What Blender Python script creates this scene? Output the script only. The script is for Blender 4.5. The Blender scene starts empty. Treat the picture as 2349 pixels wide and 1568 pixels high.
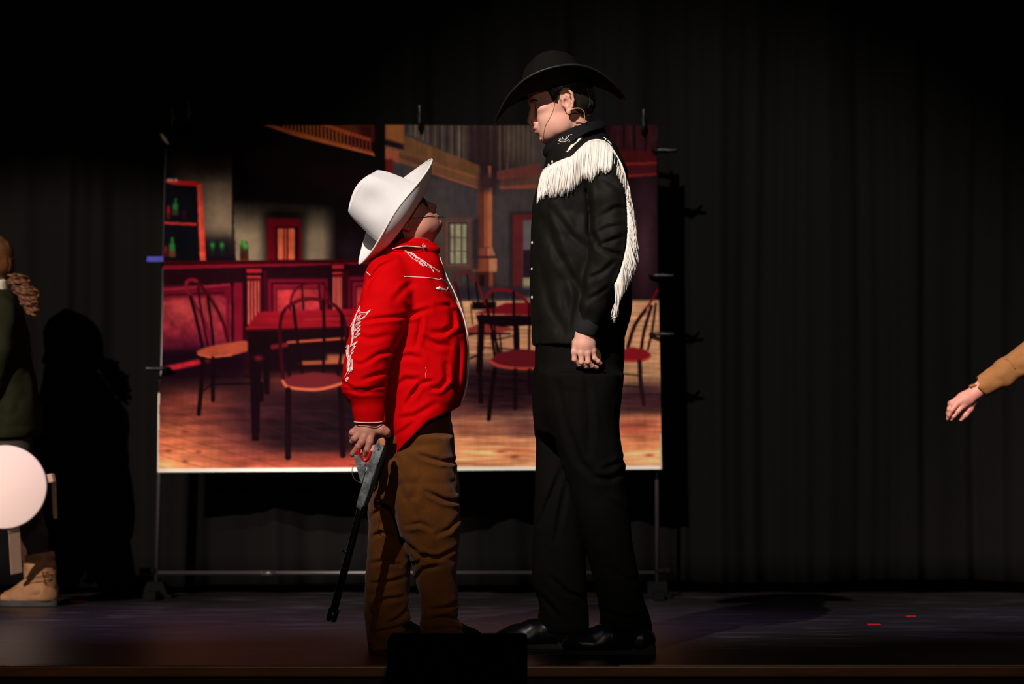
import bpy, math, random
import numpy as np
from mathutils import Vector, Matrix
from mathutils.bvhtree import BVHTree
random.seed(7); rng = np.random.default_rng(11)
scn = bpy.context.scene
C = scn.collection

# ------------------------------------------------------------------ camera
DIST, HOR, CX, FPX, CAMZ = 8.0, 950.0, 1174.5, 6400.0, 0.675
cam = bpy.data.objects.new('camera', bpy.data.cameras.new('camera')); C.objects.link(cam)
cam.location = (0, -DIST, CAMZ); cam.rotation_euler = (math.pi/2, 0, 0)
cam.data.sensor_width = 36; cam.data.lens = FPX/2349*36
cam.data.shift_y = (HOR-784)/2349
cam.data.dof.use_dof = True; cam.data.dof.focus_distance = 7.9; cam.data.dof.aperture_fstop = 3.2
cam.data.clip_start = 0.1
scn.camera = cam
# ------------------------------------------------------------------ world, exposure
w = bpy.data.worlds.new('World'); scn.world = w; w.use_nodes = True
w.node_tree.nodes['Background'].inputs[0].default_value = (0.6, 0.62, 1.0, 1)
w.node_tree.nodes['Background'].inputs[1].default_value = 0.0025
scn.view_settings.view_transform = 'Standard'; scn.view_settings.look = 'None'
scn.view_settings.exposure = 0.0; scn.view_settings.gamma = 1.0
scn.view_settings.use_curve_mapping = False
# ------------------------------------------------------------------ stage lights
def spot(name, loc, target, energy, col, size, blend, rad):
    l = bpy.data.lights.new(name, 'SPOT'); l.energy = energy; l.color = col
    l.spot_size = math.radians(size); l.spot_blend = blend; l.shadow_soft_size = rad
    o = bpy.data.objects.new(name, l); C.objects.link(o); o.location = loc
    d = Vector(target)-Vector(loc); o.rotation_euler = d.to_track_quat('-Z', 'Y').to_euler(); return o
spot('key_spot', (-3.2, -8.2, 7.6), (-0.15, 0.0, 1.95), 6000, (1.0, 0.925, 0.87), 17, 0.6, 0.05)
spot('stage_left_spot', (-4.9, -7.0, 5.2), (-1.85, 1.7, 0.65), 4700, (1.0, 0.87, 0.80), 14, 0.35, 0.05)
spot('stage_right_spot', (-0.6, -7.4, 6.8), (2.0, 1.2, 0.75), 2300, (1.0, 0.86, 0.8), 10, 0.7, 0.06)
for px_, pe_ in ((-1.15, 420), (0.25, 420), (1.7, 220)):
    spot('purple_floor_spot', (px_+.2, 1.9, 4.8), (px_, 1.15, 0.0), pe_, (0.62, 0.45, 1.0), 23, 1.0, 0.08)
spot('front_fill', (0.5, -11.0, 3.6), (0.0, 0.0, 0.3), 260, (1.0, 0.85, 0.7), 40, 0.8, 0.2)  # weak fill added from the house to lift the stage lip and black trousers

# ------------------------------------------------------------------ helpers
def lin(c):
    o = []
    for v in c[:3]:
        v = v/255.0
        o.append(v/12.92 if v <= 0.04045 else ((v+0.055)/1.055)**2.4)
    return o
def P(px, py, Y):
    s = FPX/(DIST+Y)
    return np.array([(px-CX)/s, Y, CAMZ-(py-HOR)/s])
def sc(Y): return FPX/(DIST+Y)

def mat(name, col, rough=0.75, bump=0.0, bscale=300.0, bdist=0.001, metal=0.0, var=0.0, vscale=12.0, spec=0.5, sheen=0.0, coat=0.0, sss=0.0, stretch=(1, 1, 1), col2=None):
    m = bpy.data.materials.new(name); m.use_nodes = True
    nt = m.node_tree; b = nt.nodes['Principled BSDF']
    c = lin(col)
    b.inputs['Base Color'].default_value = (*c, 1); b.inputs['Roughness'].default_value = rough
    b.inputs['Metallic'].default_value = metal; b.inputs['Specular IOR Level'].default_value = spec
    b.inputs['Sheen Weight'].default_value = sheen; b.inputs['Coat Weight'].default_value = coat
    if sss:
        b.inputs['Subsurface Weight'].default_value = sss; b.inputs['Subsurface Radius'].default_value = (1, 0.35, 0.2)
        b.inputs['Subsurface Scale'].default_value = 0.006
    tc = nt.nodes.new('ShaderNodeTexCoord'); mp = nt.nodes.new('ShaderNodeMapping'); mp.inputs['Scale'].default_value = stretch
    nt.links.new(tc.outputs['Object'], mp.inputs['Vector'])
    if var or col2:
        n = nt.nodes.new('ShaderNodeTexNoise'); n.inputs['Scale'].default_value = vscale; n.inputs['Detail'].default_value = 5
        nt.links.new(mp.outputs[0], n.inputs['Vector'])
        r = nt.nodes.new('ShaderNodeValToRGB')
        d = lin(col2) if col2 else [x*(1-var) for x in c]
        u = c if col2 else [min(1, x*(1+var)) for x in c]
        r.color_ramp.elements[0].color = (*d, 1); r.color_ramp.elements[1].color = (*u, 1)
        r.color_ramp.elements[0].position = 0.33; r.color_ramp.elements[1].position = 0.67
        nt.links.new(n.outputs['Fac'], r.inputs[0]); nt.links.new(r.outputs[0], b.inputs['Base Color'])
    if bump:
        n = nt.nodes.new('ShaderNodeTexNoise'); n.inputs['Scale'].default_value = bscale; n.inputs['Detail'].default_value = 4
        nt.links.new(mp.outputs[0], n.inputs['Vector'])
        bp = nt.nodes.new('ShaderNodeBump'); bp.inputs['Strength'].default_value = bump; bp.inputs['Distance'].default_value = bdist
        nt.links.new(n.outputs['Fac'], bp.inputs['Height']); nt.links.new(bp.outputs[0], b.inputs['Normal'])
    return m

FOLD = 0.72
ORIG = {}
def tag(o, label=None, cat=None, group=None, kind=None):
    if label: o['label'] = label
    if cat: o['category'] = cat
    if group: o['group'] = group
    if kind: o['kind'] = kind
    return o
def thing(name, label, cat, loc, group=None):
    o = bpy.data.objects.new(name, None); C.objects.link(o); o.location = loc; o.empty_display_size = 0.05
    ORIG[o.name] = np.array(loc, float)
    return tag(o, label, cat, group)
def mesh(name, V, F, m, parent=None, smooth=True, slots=None, fm=None):
    V = np.asarray(V, dtype=np.float64).reshape(-1, 3)
    org = ORIG[parent.name] if parent is not None else np.zeros(3)
    me = bpy.data.meshes.new(name)
    if isinstance(F, np.ndarray):
        k = F.shape[1]; n = len(F)
        me.vertices.add(len(V)); me.vertices.foreach_set('co', (V-org).astype(np.float32).ravel())
        me.loops.add(n*k); me.loops.foreach_set('vertex_index', F.astype(np.int32).ravel())
        me.polygons.add(n); me.polygons.foreach_set('loop_start', (np.arange(n)*k).astype(np.int32))
        me.update(calc_edges=True); me.validate()
    else:
        me.from_pydata([tuple(v) for v in (V-org)], [], F); me.update()
    for mm in (slots or [m]): me.materials.append(mm)
    if fm is not None: me.polygons.foreach_set('material_index', np.asarray(fm, dtype=np.int32))
    if smooth: me.polygons.foreach_set('use_smooth', np.ones(len(me.polygons), dtype=bool))
    me.update()
    o = bpy.data.objects.new(name, me); C.objects.link(o)
    ORIG[o.name] = org
    if parent is not None: o.parent = parent
    return o
def own(o, label, cat, group=None): return tag(o, label, cat, group)

class MB:
    def __init__(s): s.v = []; s.f = []; s.n = 0
    def add(s, V, F):
        V = np.asarray(V, float).reshape(-1, 3); s.v.append(V); s.f += [tuple(i+s.n for i in f) for f in F]; s.n += len(V)
    def box(s, lo, hi, M=None):
        V = np.array([[x, y, z] for x in (lo[0], hi[0]) for y in (lo[1], hi[1]) for z in (lo[2], hi[2])], float)
        if M is not None: V = xf(M, V)
        s.add(V, [(0, 1, 3, 2), (4, 6, 7, 5), (0, 4, 5, 1), (2, 3, 7, 6), (0, 2, 6, 4), (1, 5, 7, 3)])
    def tube(s, pts, r, n=8, cap=True):
        pts = [np.asarray(p, float) for p in pts]; m = len(pts)
        rs = r if hasattr(r, '__len__') else [r]*m
        V = []; up = np.array([0.13, 0.21, 0.97])
        pu = None
        for i, p in enumerate(pts):
            t = pts[min(i+1, m-1)]-pts[max(i-1, 0)]; t = t/(np.linalg.norm(t)+1e-12)
            a = pu if pu is not None else (up if abs(t @ up) < 0.9 else np.array([1., 0.1, 0]))
            a = a-t*(a @ t); a /= np.linalg.norm(a)+1e-12; pu = a; b = np.cross(t, a)
            for k in range(n):
                q = 2*math.pi*k/n; V.append(p+rs[i]*(a*math.cos(q)+b*math.sin(q)))
        F = [(i*n+k, i*n+(k+1) % n, (i+1)*n+(k+1) % n, (i+1)*n+k) for i in range(m-1) for k in range(n)]
        if cap: F += [tuple(range(n-1, -1, -1)), tuple((m-1)*n+k for k in range(n))]
        s.add(V, F)
    def prism(s, poly, a, b):   # poly = list of (x,z), extruded in y from a to b
        n = len(poly)
        V = [(x, a, z) for x, z in poly]+[(x, b, z) for x, z in poly]
        s.add(V, [tuple(range(n)), tuple(range(2*n-1, n-1, -1))]+[(i, i+n, (i+1) % n+n, (i+1) % n) for i in range(n)])
    def sphere(s, c, r, n=12, m=8):
        r = np.array(r)*np.ones(3); V = []; F = []
        for i in range(m+1):
            for k in range(n):
                th = math.pi*i/m; ph = 2*math.pi*k/n
                V.append(np.array(c)+r*np.array([math.sin(th)*math.cos(ph), math.sin(th)*math.sin(ph), math.cos(th)]))
        for i in range(m):
            for k in range(n): F.append((i*n+k, (i+1)*n+k, (i+1)*n+(k+1) % n, i*n+(k+1) % n))
        s.add(V, F)
    def build(s, name, m, parent=None, smooth=True, bevel=0):
        o = mesh(name, np.concatenate(s.v), s.f, m, parent, smooth)
        if bevel:
            b = o.modifiers.new('bevel', 'BEVEL'); b.width = bevel; b.segments = 3; b.limit_method = 'ANGLE'
        return o
def xf(M, V):
    V = np.asarray(V, float); M = np.array(M)
    return V @ M[:3, :3].T+M[:3, 3]
def flat_sides(o, ang=40):
    me = o.data
    try: me.set_sharp_from_angle(angle=math.radians(ang))
    except Exception: pass
    return o

# ---- signed distance fields, meshed into one continuous surface
def rotm(axis, deg): return np.array(Matrix.Rotation(math.radians(deg), 3, axis))
class SDF:
    def __init__(s, lo, hi, vox):
        s.lo = np.array(lo, float); s.vox = vox
        n = np.ceil((np.array(hi)-s.lo)/vox).astype(int)+1; s.n = n
        s.ax = [s.lo[i]+vox*np.arange(n[i]) for i in range(3)]
        s.F = np.full(n, 0.08, dtype=np.float32)
    def like(s):
        o = SDF.__new__(SDF); o.lo, o.vox, o.n, o.ax = s.lo, s.vox, s.n, s.ax; o.F = np.full(s.n, 0.08, dtype=np.float32); return o
    def _sl(s, lo, hi):
        sl = []; ar = []
        for i in range(3):
            a = max(0, int(math.floor((lo[i]-s.lo[i])/s.vox))); b = min(s.n[i], int(math.ceil((hi[i]-s.lo[i])/s.vox))+1)
            if b <= a: return None
            sl.append(slice(a, b)); sh = [1, 1, 1]; sh[i] = b-a; ar.append(s.ax[i][a:b].reshape(sh))
        return tuple(sl), ar
    def op(s, d, lo, hi, k, mode='u'):
        q = s._sl(np.array(lo)-0.03-k, np.array(hi)+0.03+k)
        if q is None: return
        sl, (X, Y, Z) = q; D = d(X, Y, Z).astype(np.float32); A = s.F[sl]
        if mode == 'u':
            h = np.clip(0.5+0.5*(A-D)/k, 0, 1); s.F[sl] = A*(1-h)+D*h-k*h*(1-h)
        else:
            D = -D; h = np.clip(0.5-0.5*(A-D)/k, 0, 1); s.F[sl] = A*(1-h)+D*h+k*h*(1-h)
    def ell(s, c, r, k=0.01, mode='u', R=None):
        c = np.array(c, float); r = np.array(r, float)*np.ones(3)
        def d(X, Y, Z):
            x, y, z = X-c[0], Y-c[1], Z-c[2]
            if R is not None:
                x, y, z = R[0, 0]*x+R[1, 0]*y+R[2, 0]*z, R[0, 1]*x+R[1, 1]*y+R[2, 1]*z, R[0, 2]*x+R[1, 2]*y+R[2, 2]*z
            k0 = np.sqrt((x/r[0])**2+(y/r[1])**2+(z/r[2])**2); k1 = np.sqrt((x/r[0]**2)**2+(y/r[1]**2)**2+(z/r[2]**2)**2)+1e-9
            return k0*(k0-1)/k1
        m = r.max() if R is not None else r
        s.op(d, c-m, c+m, k, mode)
    def cone(s, a, b, ra, rb, k=0.01, mode='u'):
        a = np.array(a, float); b = np.array(b, float); ab = b-a; L2 = ab @ ab+1e-12
        def d(X, Y, Z):
            x, y, z = X-a[0], Y-a[1], Z-a[2]
            t = np.clip((x*ab[0]+y*ab[1]+z*ab[2])/L2, 0, 1)
            return np.sqrt((x-t*ab[0])**2+(y-t*ab[1])**2+(z-t*ab[2])**2)-(ra+(rb-ra)*t)
        m = max(ra, rb); s.op(d, np.minimum(a, b)-m, np.maximum(a, b)+m, k, mode)
    def chain(s, pts, rs, k=0.01, mode='u'):
        rs = rs if hasattr(rs, '__len__') else [rs]*len(pts)
        for i in range(len(pts)-1): s.cone(pts[i], pts[i+1], rs[i], rs[i+1], k, mode)
    def loft(s, rows, k=0.02, n=2.2, cap=0.01):    # rows: (z, cx, cy, ax, ay), z falling
        rows = sorted(rows); R = np.array(rows, float); zs = np.linspace(R[0, 0], R[-1, 0], 200)
        tab = []
        for j in range(1, 5):
            v = np.interp(zs, R[:, 0], R[:, j]); e = np.pad(v, 6, mode='edge'); v = np.convolve(e, np.ones(13)/13, 'valid'); tab.append(v)
        def d(X, Y, Z):
            cx, cy, ax, ay = [np.interp(Z.ravel(), zs, t).reshape(Z.shape) for t in tab]
            q = (np.abs((X-cx)/ax)**n+np.abs((Y-cy)/ay)**n)**(1/n)
            dd = (q-1)*np.minimum(ax, ay)
            e = np.maximum(Z-R[-1, 0], R[0, 0]-Z)
            return np.maximum(dd, e)+0*X
        am = R[:, 3].max(); bm = R[:, 4].max()
        s.op(d, (R[:, 1].min()-am, R[:, 2].min()-bm, R[0, 0]), (R[:, 1].max()+am, R[:, 2].max()+bm, R[-1, 0]), k)
    def plane_cut(s, f):   # f(X,Y,Z) > 0 removed
        X, Y, Z = [s.ax[i].reshape([-1 if j == i else 1 for j in range(3)]) for i in range(3)]
        s.F = np.maximum(s.F, f(X, Y, Z).astype(np.float32))
    def disp(s, f):
        X, Y, Z = [s.ax[i].reshape([-1 if j == i else 1 for j in range(3)]) for i in range(3)]
        s.F = s.F+f(X, Y, Z).astype(np.float32)
    def noise(s, cell, amp, ridged=False, seed=0, ani=(1, 1, 1)):
        r = np.random.default_rng(seed); g = s.n
        dims = [max(3, int(g[i]*s.vox/(cell*ani[i]))+3) for i in range(3)]; A = r.uniform(-1, 1, dims).astype(np.float32)
        for i in range(3):
            t = np.arange(g[i])*s.vox/(cell*ani[i]); i0 = t.astype(int); f = t-i0; f = f*f*(3-2*f)
            sh = [1, 1, 1]; sh[i] = -1; f = f.reshape(sh).astype(np.float32)
            A = np.take(A, i0, axis=i)*(1-f)+np.take(A, i0+1, axis=i)*f
        if ridged: A = 1-2*np.abs(A)
        s.F = s.F+amp*A
    def folds(s, L, Yd=-0.15, ymax=0.0, yw=0.05):
        X = s.ax[0][:, None]; Z = s.ax[2][None, :]; T = np.zeros((len(s.ax[0]), len(s.ax[2])), np.float32)
        for (pts, w, amp) in L:
            w = w*.8; q = [P(x, y, Yd) for x, y in pts]; best = None; m = len(q)-1
            for i in range(m):
                a = q[i][[0, 2]]; b = q[i+1][[0, 2]]; ab = b-a; L2 = ab @ ab+1e-9
                t = ((X-a[0])*ab[0]+(Z-a[1])*ab[1])/L2; tc = np.clip(t, 0, 1)
                dx = X-a[0]-tc*ab[0]; dz = Z-a[1]-tc*ab[1]; D = np.sqrt(dx*dx+dz*dz)
                sg = np.sign(ab[0]*dz-ab[1]*dx); u = (i+tc)/m
                if best is None: best = (D, sg, u)
                else:
                    c = D < best[0]; best = tuple(np.where(c, n_, o_) for n_, o_ in zip((D, sg, u), best))
            D, sg, u = best; g = D/w
            e = np.sin(np.pi*np.clip(u*0.86+0.07, 0, 1))**0.7
            T += (FOLD*amp*e*(1.0*np.exp(-(g*1.3)**2)-0.75*np.exp(-((sg*g-1.5)/0.9)**2)-0.35*np.exp(-((sg*g+1.7)/1.0)**2))).astype(np.float32)
        mk = np.clip((ymax-s.ax[1])/yw, 0, 1)[None, :, None].astype(np.float32)
        s.F = s.F+T[:, None, :]*mk
    def mesh(s, smooth=1):
        F = s.F; S = F < 0; nx, ny, nz = F.shape
        cnt = np.zeros((nx-1, ny-1, nz-1), np.int8)
        for a in (0, 1):
            for b in (0, 1):
                for c in (0, 1): cnt += S[a:nx-1+a, b:ny-1+b, c:nz-1+c]
        act = (cnt > 0) & (cnt < 8); idx = np.argwhere(act); N = len(idx)
        vid = np.full(act.shape, -1, np.int64); vid[act] = np.arange(N)
        acc = np.zeros((N, 3)); num = np.zeros(N)
        cor = [(a, b, c) for a in (0, 1) for b in (0, 1) for c in (0, 1)]
        val = {q: F[idx[:, 0]+q[0], idx[:, 1]+q[1], idx[:, 2]+q[2]].astype(np.float64) for q in cor}
        for q in cor:
            for ax in range(3):
                if q[ax]: continue
                p = list(q); p[ax] = 1; p = tuple(p); va, vb = val[q], val[p]; m = (va < 0) != (vb < 0)
                t = np.where(m, va/np.where(m, va-vb, 1), 0); pt = np.tile(np.array(q, float), (N, 1)); pt[:, ax] = t
                acc[m] += pt[m]; num[m] += 1
        V = s.lo+(idx+acc/num[:, None])*s.vox
        Q = []
        for ax in range(3):
            sl0 = [slice(None)]*3; sl1 = [slice(None)]*3; sl0[ax] = slice(0, -1); sl1[ax] = slice(1, None)
            A = S[tuple(sl0)]; B = S[tuple(sl1)]; ch = A != B
            o1, o2 = (ax+1) % 3, (ax+2) % 3
            e = np.argwhere(ch); lim = np.array(act.shape)
            ok = (e[:, o1] > 0) & (e[:, o2] > 0) & (e[:, o1] < lim[o1]) & (e[:, o2] < lim[o2]); e = e[ok]
            ins = A[e[:, 0], e[:, 1], e[:, 2]]
            def cell(d1, d2):
                c = e.copy(); c[:, o1] -= d1; c[:, o2] -= d2; return vid[c[:, 0], c[:, 1], c[:, 2]]
            q = np.stack([cell(1, 1), cell(0, 1), cell(0, 0), cell(1, 0)], 1)
            q[~ins] = q[~ins][:, ::-1]; Q.append(q)
        Q = np.concatenate(Q); Q = Q[(Q >= 0).all(1)]
        for _ in range(smooth):
            S_ = np.zeros_like(V); n_ = np.zeros(N)
            for a, b in ((0, 1), (1, 2), (2, 3), (3, 0)):
                np.add.at(S_, Q[:, a], V[Q[:, b]]); np.add.at(n_, Q[:, a], 1)
                np.add.at(S_, Q[:, b], V[Q[:, a]]); np.add.at(n_, Q[:, b], 1)
            V = 0.5*V+0.5*S_/np.maximum(n_, 1)[:, None]
        return V, Q
def bvh(V, Q): return BVHTree.FromPolygons([tuple(v) for v in V], [tuple(int(i) for i in q) for q in Q])
CAM = Vector((0, -DIST, CAMZ))
def hit(tree, px, py, off=0.002, fallback=-0.15):
    d = Vector(P(px, py, 0.0))-CAM; d.normalize()
    h = tree.ray_cast(CAM, d)
    if h[0] is None: 
        return None
    return np.array(h[0])-np.array(d)*off
def lofr(rows, Y, ay_scale=1.0):   # rows (py, x_left, x_right, halfdepth[, Yc]) in photo pixels -> loft rows
    out = []
    for r in rows:
        y = r[4] if len(r) > 4 else Y
        a = P(r[1], r[0], y); b = P(r[2], r[0], y)
        out.append((a[2], (a[0]+b[0])/2, y, (b[0]-a[0])/2, r[3]*ay_scale))
    return out
def spline(pts, n):
    pts = [np.asarray(p, float) for p in pts]; out = []
    q = [2*pts[0]-pts[1]]+pts+[2*pts[-1]-pts[-2]]
    for i in range(1, len(q)-2):
        for k in range(n):
            t = k/n; a, b, c, d = q[i-1:i+3]
            out.append(0.5*((2*b)+(c-a)*t+(2*a-5*b+4*c-d)*t*t+(3*b-a-3*c+d)*t**3))
    out.append(pts[-1]); return out

# ------------------------------------------------------------------ setting
M_floor = mat('floor_paint', (30, 25, 25), rough=0.42, bump=0.25, bscale=9, bdist=0.002, stretch=(0.5, 6, 1), vscale=14, col2=(14, 11, 12), spec=0.35)
def add_scratches(m):
    nt = m.node_tree; b = nt.nodes['Principled BSDF']; tc = nt.nodes.new('ShaderNodeTexCoord'); mp = nt.nodes.new('ShaderNodeMapping'); mp.inputs['Scale'].default_value = (1.6, 14, 1)
    n = nt.nodes.new('ShaderNodeTexNoise'); n.inputs['Scale'].default_value = 2.2; n.inputs['Detail'].default_value = 6; r = nt.nodes.new('ShaderNodeValToRGB')
    r.color_ramp.elements[0].position = 0.56; r.color_ramp.elements[1].position = 0.72
    mx = nt.nodes.new('ShaderNodeMix'); mx.data_type = 'RGBA'; src = b.inputs['Base Color'].links[0].from_socket
    nt.links.new(tc.outputs['Object'], mp.inputs[0]); nt.links.new(mp.outputs[0], n.inputs[0]); nt.links.new(n.outputs[0], r.inputs[0])
    nt.links.new(r.outputs[0], mx.inputs[0]); nt.links.new(src, mx.inputs[6]); mx.inputs[7].default_value = (0.075, 0.062, 0.068, 1)
    nt.links.new(mx.outputs[2], b.inputs['Base Color'])
add_scratches(M_floor)
YE = -0.487
b = MB(); b.box((-6, YE+0.01, -0.04), (6, 4.2, 0.0)); tag(b.build('floor', M_floor, smooth=False), kind='structure')
b = MB(); b.box((-6, YE-0.012, -0.032), (6, YE+0.01, 0.0))
tag(b.build('trim_1', mat('lip_wood', (120, 72, 30), rough=0.35, bump=0.2, bscale=20, stretch=(1, 8, 8), var=0.3, vscale=6, coat=0.4), smooth=False, bevel=0.006), kind='structure')
b = MB(); b.box((P(1420, 1525, YE)[0], YE-0.013, -0.0015), (6, YE-0.006, 0.0012)); tag(b.build('trim_2', mat('lip_glint_strip', (226, 190, 140), rough=0.3, metal=0.9), smooth=False), kind='structure')  # bright strip added to stand in for the glint along the lip edge
b = MB(); b.box((-6, YE+0.012, -1.0), (6, YE+0.06, -0.04)); tag(b.build('wall_front', mat('fascia', (26, 15, 8), rough=0.7), smooth=False), kind='structure')
b = MB(); b.box((-8, -12, -1.05), (8, YE+0.06, -1.0)); tag(b.build('floor_auditorium', mat('house_floor', (14, 12, 12), rough=0.9), smooth=False), kind='structure')
b = MB(); b.box((-6, 4.0, 0), (6, 4.1, 5)); tag(b.build('wall_back', mat('back_wall', (8, 8, 8), rough=0.95), smooth=False), kind='structure')
# black drape in folds
def curtain():
    xs = np.linspace(-5, 5, 1400); zs = np.linspace(0.038, 4.6, 40)
    r = np.random.default_rng(3); ph = np.zeros_like(xs)
    t = np.cumsum(0.5+r.random(len(xs)//20+2)); wv = np.interp(np.arange(len(xs))/20, np.arange(len(t)), t)
    f = 0.030*np.sin(wv*2.1)+0.012*np.sin(wv*5.3+1)+0.006*np.sin(wv*11)
    V = []
    for j, z in enumerate(zs):
        k = 0.65+0.35*(1-z/4.6); V.append(np.stack([xs+0.01*math.sin(z*2)*np.sin(wv), 2.52+f*k*.8+0.006*np.sin(wv*3+z*1.5), np.full_like(xs, z)+(0.01*np.sin(xs*1.1)+0.006*np.sin(wv*0.7) if j == 0 else 0)], 1))
    V = np.concatenate(V); n = len(xs); i, j = np.meshgrid(np.arange(n-1), np.arange(len(zs)-1)); a = (j*n+i).ravel()
    o = mesh('stage_curtain', V, np.stack([a, a+1, a+1+n, a+n], 1), mat('black_velour', (13, 11.5, 10), rough=0.95, bump=0.3, bscale=500, spec=0.1, var=0.12, vscale=2, stretch=(6, 1, 0.15)))
    s = o.modifiers.new('thickness', 'SOLIDIFY'); s.thickness = 0.004
    own(o, 'wide black drape hanging in folds across the back of the stage', 'curtain')
curtain()
# ------------------------------------------------------------------ printed saloon banner (paint kept as vertex colours of the cloth)
X0, Y0, WW, HH = 352, 278, 1176, 816
GX, GY = np.meshgrid(np.arange(WW)+X0+0.5, np.arange(HH)+Y0+0.5)
CV = np.zeros((HH, WW, 3)); CV[:] = (14, 9, 10)
def vn(cw, ch, seed):
    r = np.random.default_rng(seed); a = r.random((int(HH/ch)+3, int(WW/cw)+3))
    ty = np.arange(HH)/ch; tx = np.arange(WW)/cw; iy = ty.astype(int); ix = tx.astype(int); fy = (ty-iy)[:, None]; fx = (tx-ix)[None]
    fy = fy*fy*(3-2*fy); fx = fx*fx*(3-2*fx)
    A = a[iy]*(1-fy)+a[iy+1]*fy; return A[:, ix]*(1-fx)+A[:, ix+1]*fx
def blur1(A, s):
    if s <= 0: return A
    k = int(3*s+1); g = np.exp(-0.5*(np.arange(-k, k+1)/s)**2); g /= g.sum()
    for ax in (0, 1):
        Pd = [(0, 0)]*A.ndim; Pd[ax] = (k, k); B = np.pad(A, Pd, mode='edge'); R = 0
        n = A.shape[ax]
        for i, gg in enumerate(g):
            sl = [slice(None)]*A.ndim; sl[ax] = slice(i, i+n); R = R+gg*B[tuple(sl)]
        A = R
    return A
def put(mask, col, alpha=1.0, sl=None):
    col = np.array(col, float)
    if sl is None: sl = (slice(None), slice(None))
    m = (mask*alpha)[..., None]; CV[sl] = CV[sl]*(1-m)+col*m
def bb(x0, y0, x1, y1, pad):
    a = max(0, int(x0-X0-pad)); b_ = min(WW, int(x1-X0+pad)+1); c = max(0, int(y0-Y0-pad)); d = min(HH, int(y1-Y0+pad)+1)
    return (slice(c, d), slice(a, b_)) if b_ > a and d > c else None
def poly(pts, col, soft=0, alpha=1.0, tex=None, ta=0.0):
    xs = [p[0] for p in pts]; ys = [p[1] for p in pts]; sl = bb(min(xs), min(ys), max(xs), max(ys), 3*soft+2)
    if sl is None: return
    x = GX[sl]; y = GY[sl]; ins = np.zeros(x.shape, bool); n = len(pts)
    for i in range(n):
        x1, y1 = pts[i]; x2, y2 = pts[(i+1) % n]
        if y1 == y2: continue
        c = ((y1 > y) != (y2 > y)) & (x < (x2-x1)*(y-y1)/(y2-y1)+x1); ins ^= c
    m = ins.astype(float)
    if soft: m = blur1(m, soft)
    cc = np.array(col, float)
    if tex is not None: cc = cc*(1+ta*(tex[sl][..., None]-0.5)*2)
    mm = (m*alpha)[..., None]; CV[sl] = CV[sl]*(1-mm)+cc*mm
def rect(x0, y0, x1, y1, col, **k): poly([(x0, y0), (x1, y0), (x1, y1), (x0, y1)], col, **k)
def line(pts, w, col, alpha=1.0):
    for i in range(len(pts)-1):
        (x1, y1), (x2, y2) = pts[i], pts[i+1]; sl = bb(min(x1, x2), min(y1, y2), max(x1, x2), max(y1, y2), w+2)
        if sl is None: continue
        x = GX[sl]-x1; y = GY[sl]-y1; dx, dy = x2-x1, y2-y1; t = np.clip((x*dx+y*dy)/(dx*dx+dy*dy+1e-9), 0, 1)
        d = np.hypot(x-t*dx, y-t*dy); put(np.clip(w/2-d+0.5, 0, 1), col, alpha, sl)
def curve(pts, w, col, alpha=1.0): line([tuple(p) for p in spline([np.array(p, float) for p in pts], 8)], w, col, alpha)
def glow(cx, cy, rx, ry, col, alpha=1.0, p=2.0):
    put(np.exp(-(((GX-cx)/rx)**2+((GY-cy)/ry)**2)**(p/2)), col, alpha)
NV = vn(5, 40, 1)*0.6+vn(14, 14, 2)*0.4; NM = vn(22, 18, 4)*0.6+vn(8, 8, 5)*0.4; NH = vn(90, 7, 6)*0.5+vn(30, 3.5, 7)*0.25+vn(40, 16, 8)*0.25
# upper storey, middle wall
rect(886, 280, 1530, 860, (58, 50, 50), tex=NV, ta=0.12)
glow(1180, 340, 60, 90, (88, 76, 60), 0.7); glow(1130, 330, 26, 60, (40, 26, 28), 0.6); glow(1150, 400, 60, 40, (30, 20, 26), 0.9)
glow(1050, 470, 140, 50, (62, 56, 60), 0.8); glow(1000, 560, 60, 90, (82, 74, 62), 0.6); glow(1160, 560, 34, 110, (66, 58, 60), 0.7)
for i in range(26):
    x = 932+i*9.2+(i % 3)*1.5; top = 284; bot = 300+(x-925)*0.48
    line([(x, top), (x, min(bot, 400))], 4.2 if i % 2 else 3, (118, 106, 72) if i in (2, 4, 13, 14) else ((92, 70, 50) if i % 2 else (30, 24, 24)), 0.8)
rect(1070, 284, 1132, 420, (40, 26, 28), soft=12, alpha=0.85)
for i in range(8): line([(1140+i*11, 284), (1140+i*11, 372)], 3, (48, 30, 32), 0.7)
poly([(884, 286), (928, 286), (928, 312), (1102, 380), (1102, 412), (928, 345), (884, 322)], (100, 66, 42), tex=NV, ta=0.1)
poly([(884, 286), (926, 286), (926, 330), (884, 320)], (128, 76, 40), soft=2)
poly([(884, 320), (926, 332), (926, 345), (884, 334)], (26, 16, 20), soft=2)
poly([(884, 334), (928, 346), (1102, 404), (1102, 434), (1000, 400), (884, 364)], (104, 68, 46)); line([(890, 343), (1000, 378), (1100, 409)], 2.5, (140, 84, 52)); line([(990, 397), (1101, 433)], 3.5, (146, 78, 52))
for i in range(11): line([(917+i*5.4, 350+i*1.8), (917+i*5.4, 362+i*1.8)], 2.6, (54, 34, 28), 0.9)
poly([(884, 338), (916, 348), (916, 375), (884, 366)], (140, 72, 50), soft=2); rect(884, 366, 902, 400, (84, 24, 20), soft=2)
poly([(1100, 370), (1134, 374), (1134, 450), (1102, 434)], (40, 26, 30), soft=2)
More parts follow.
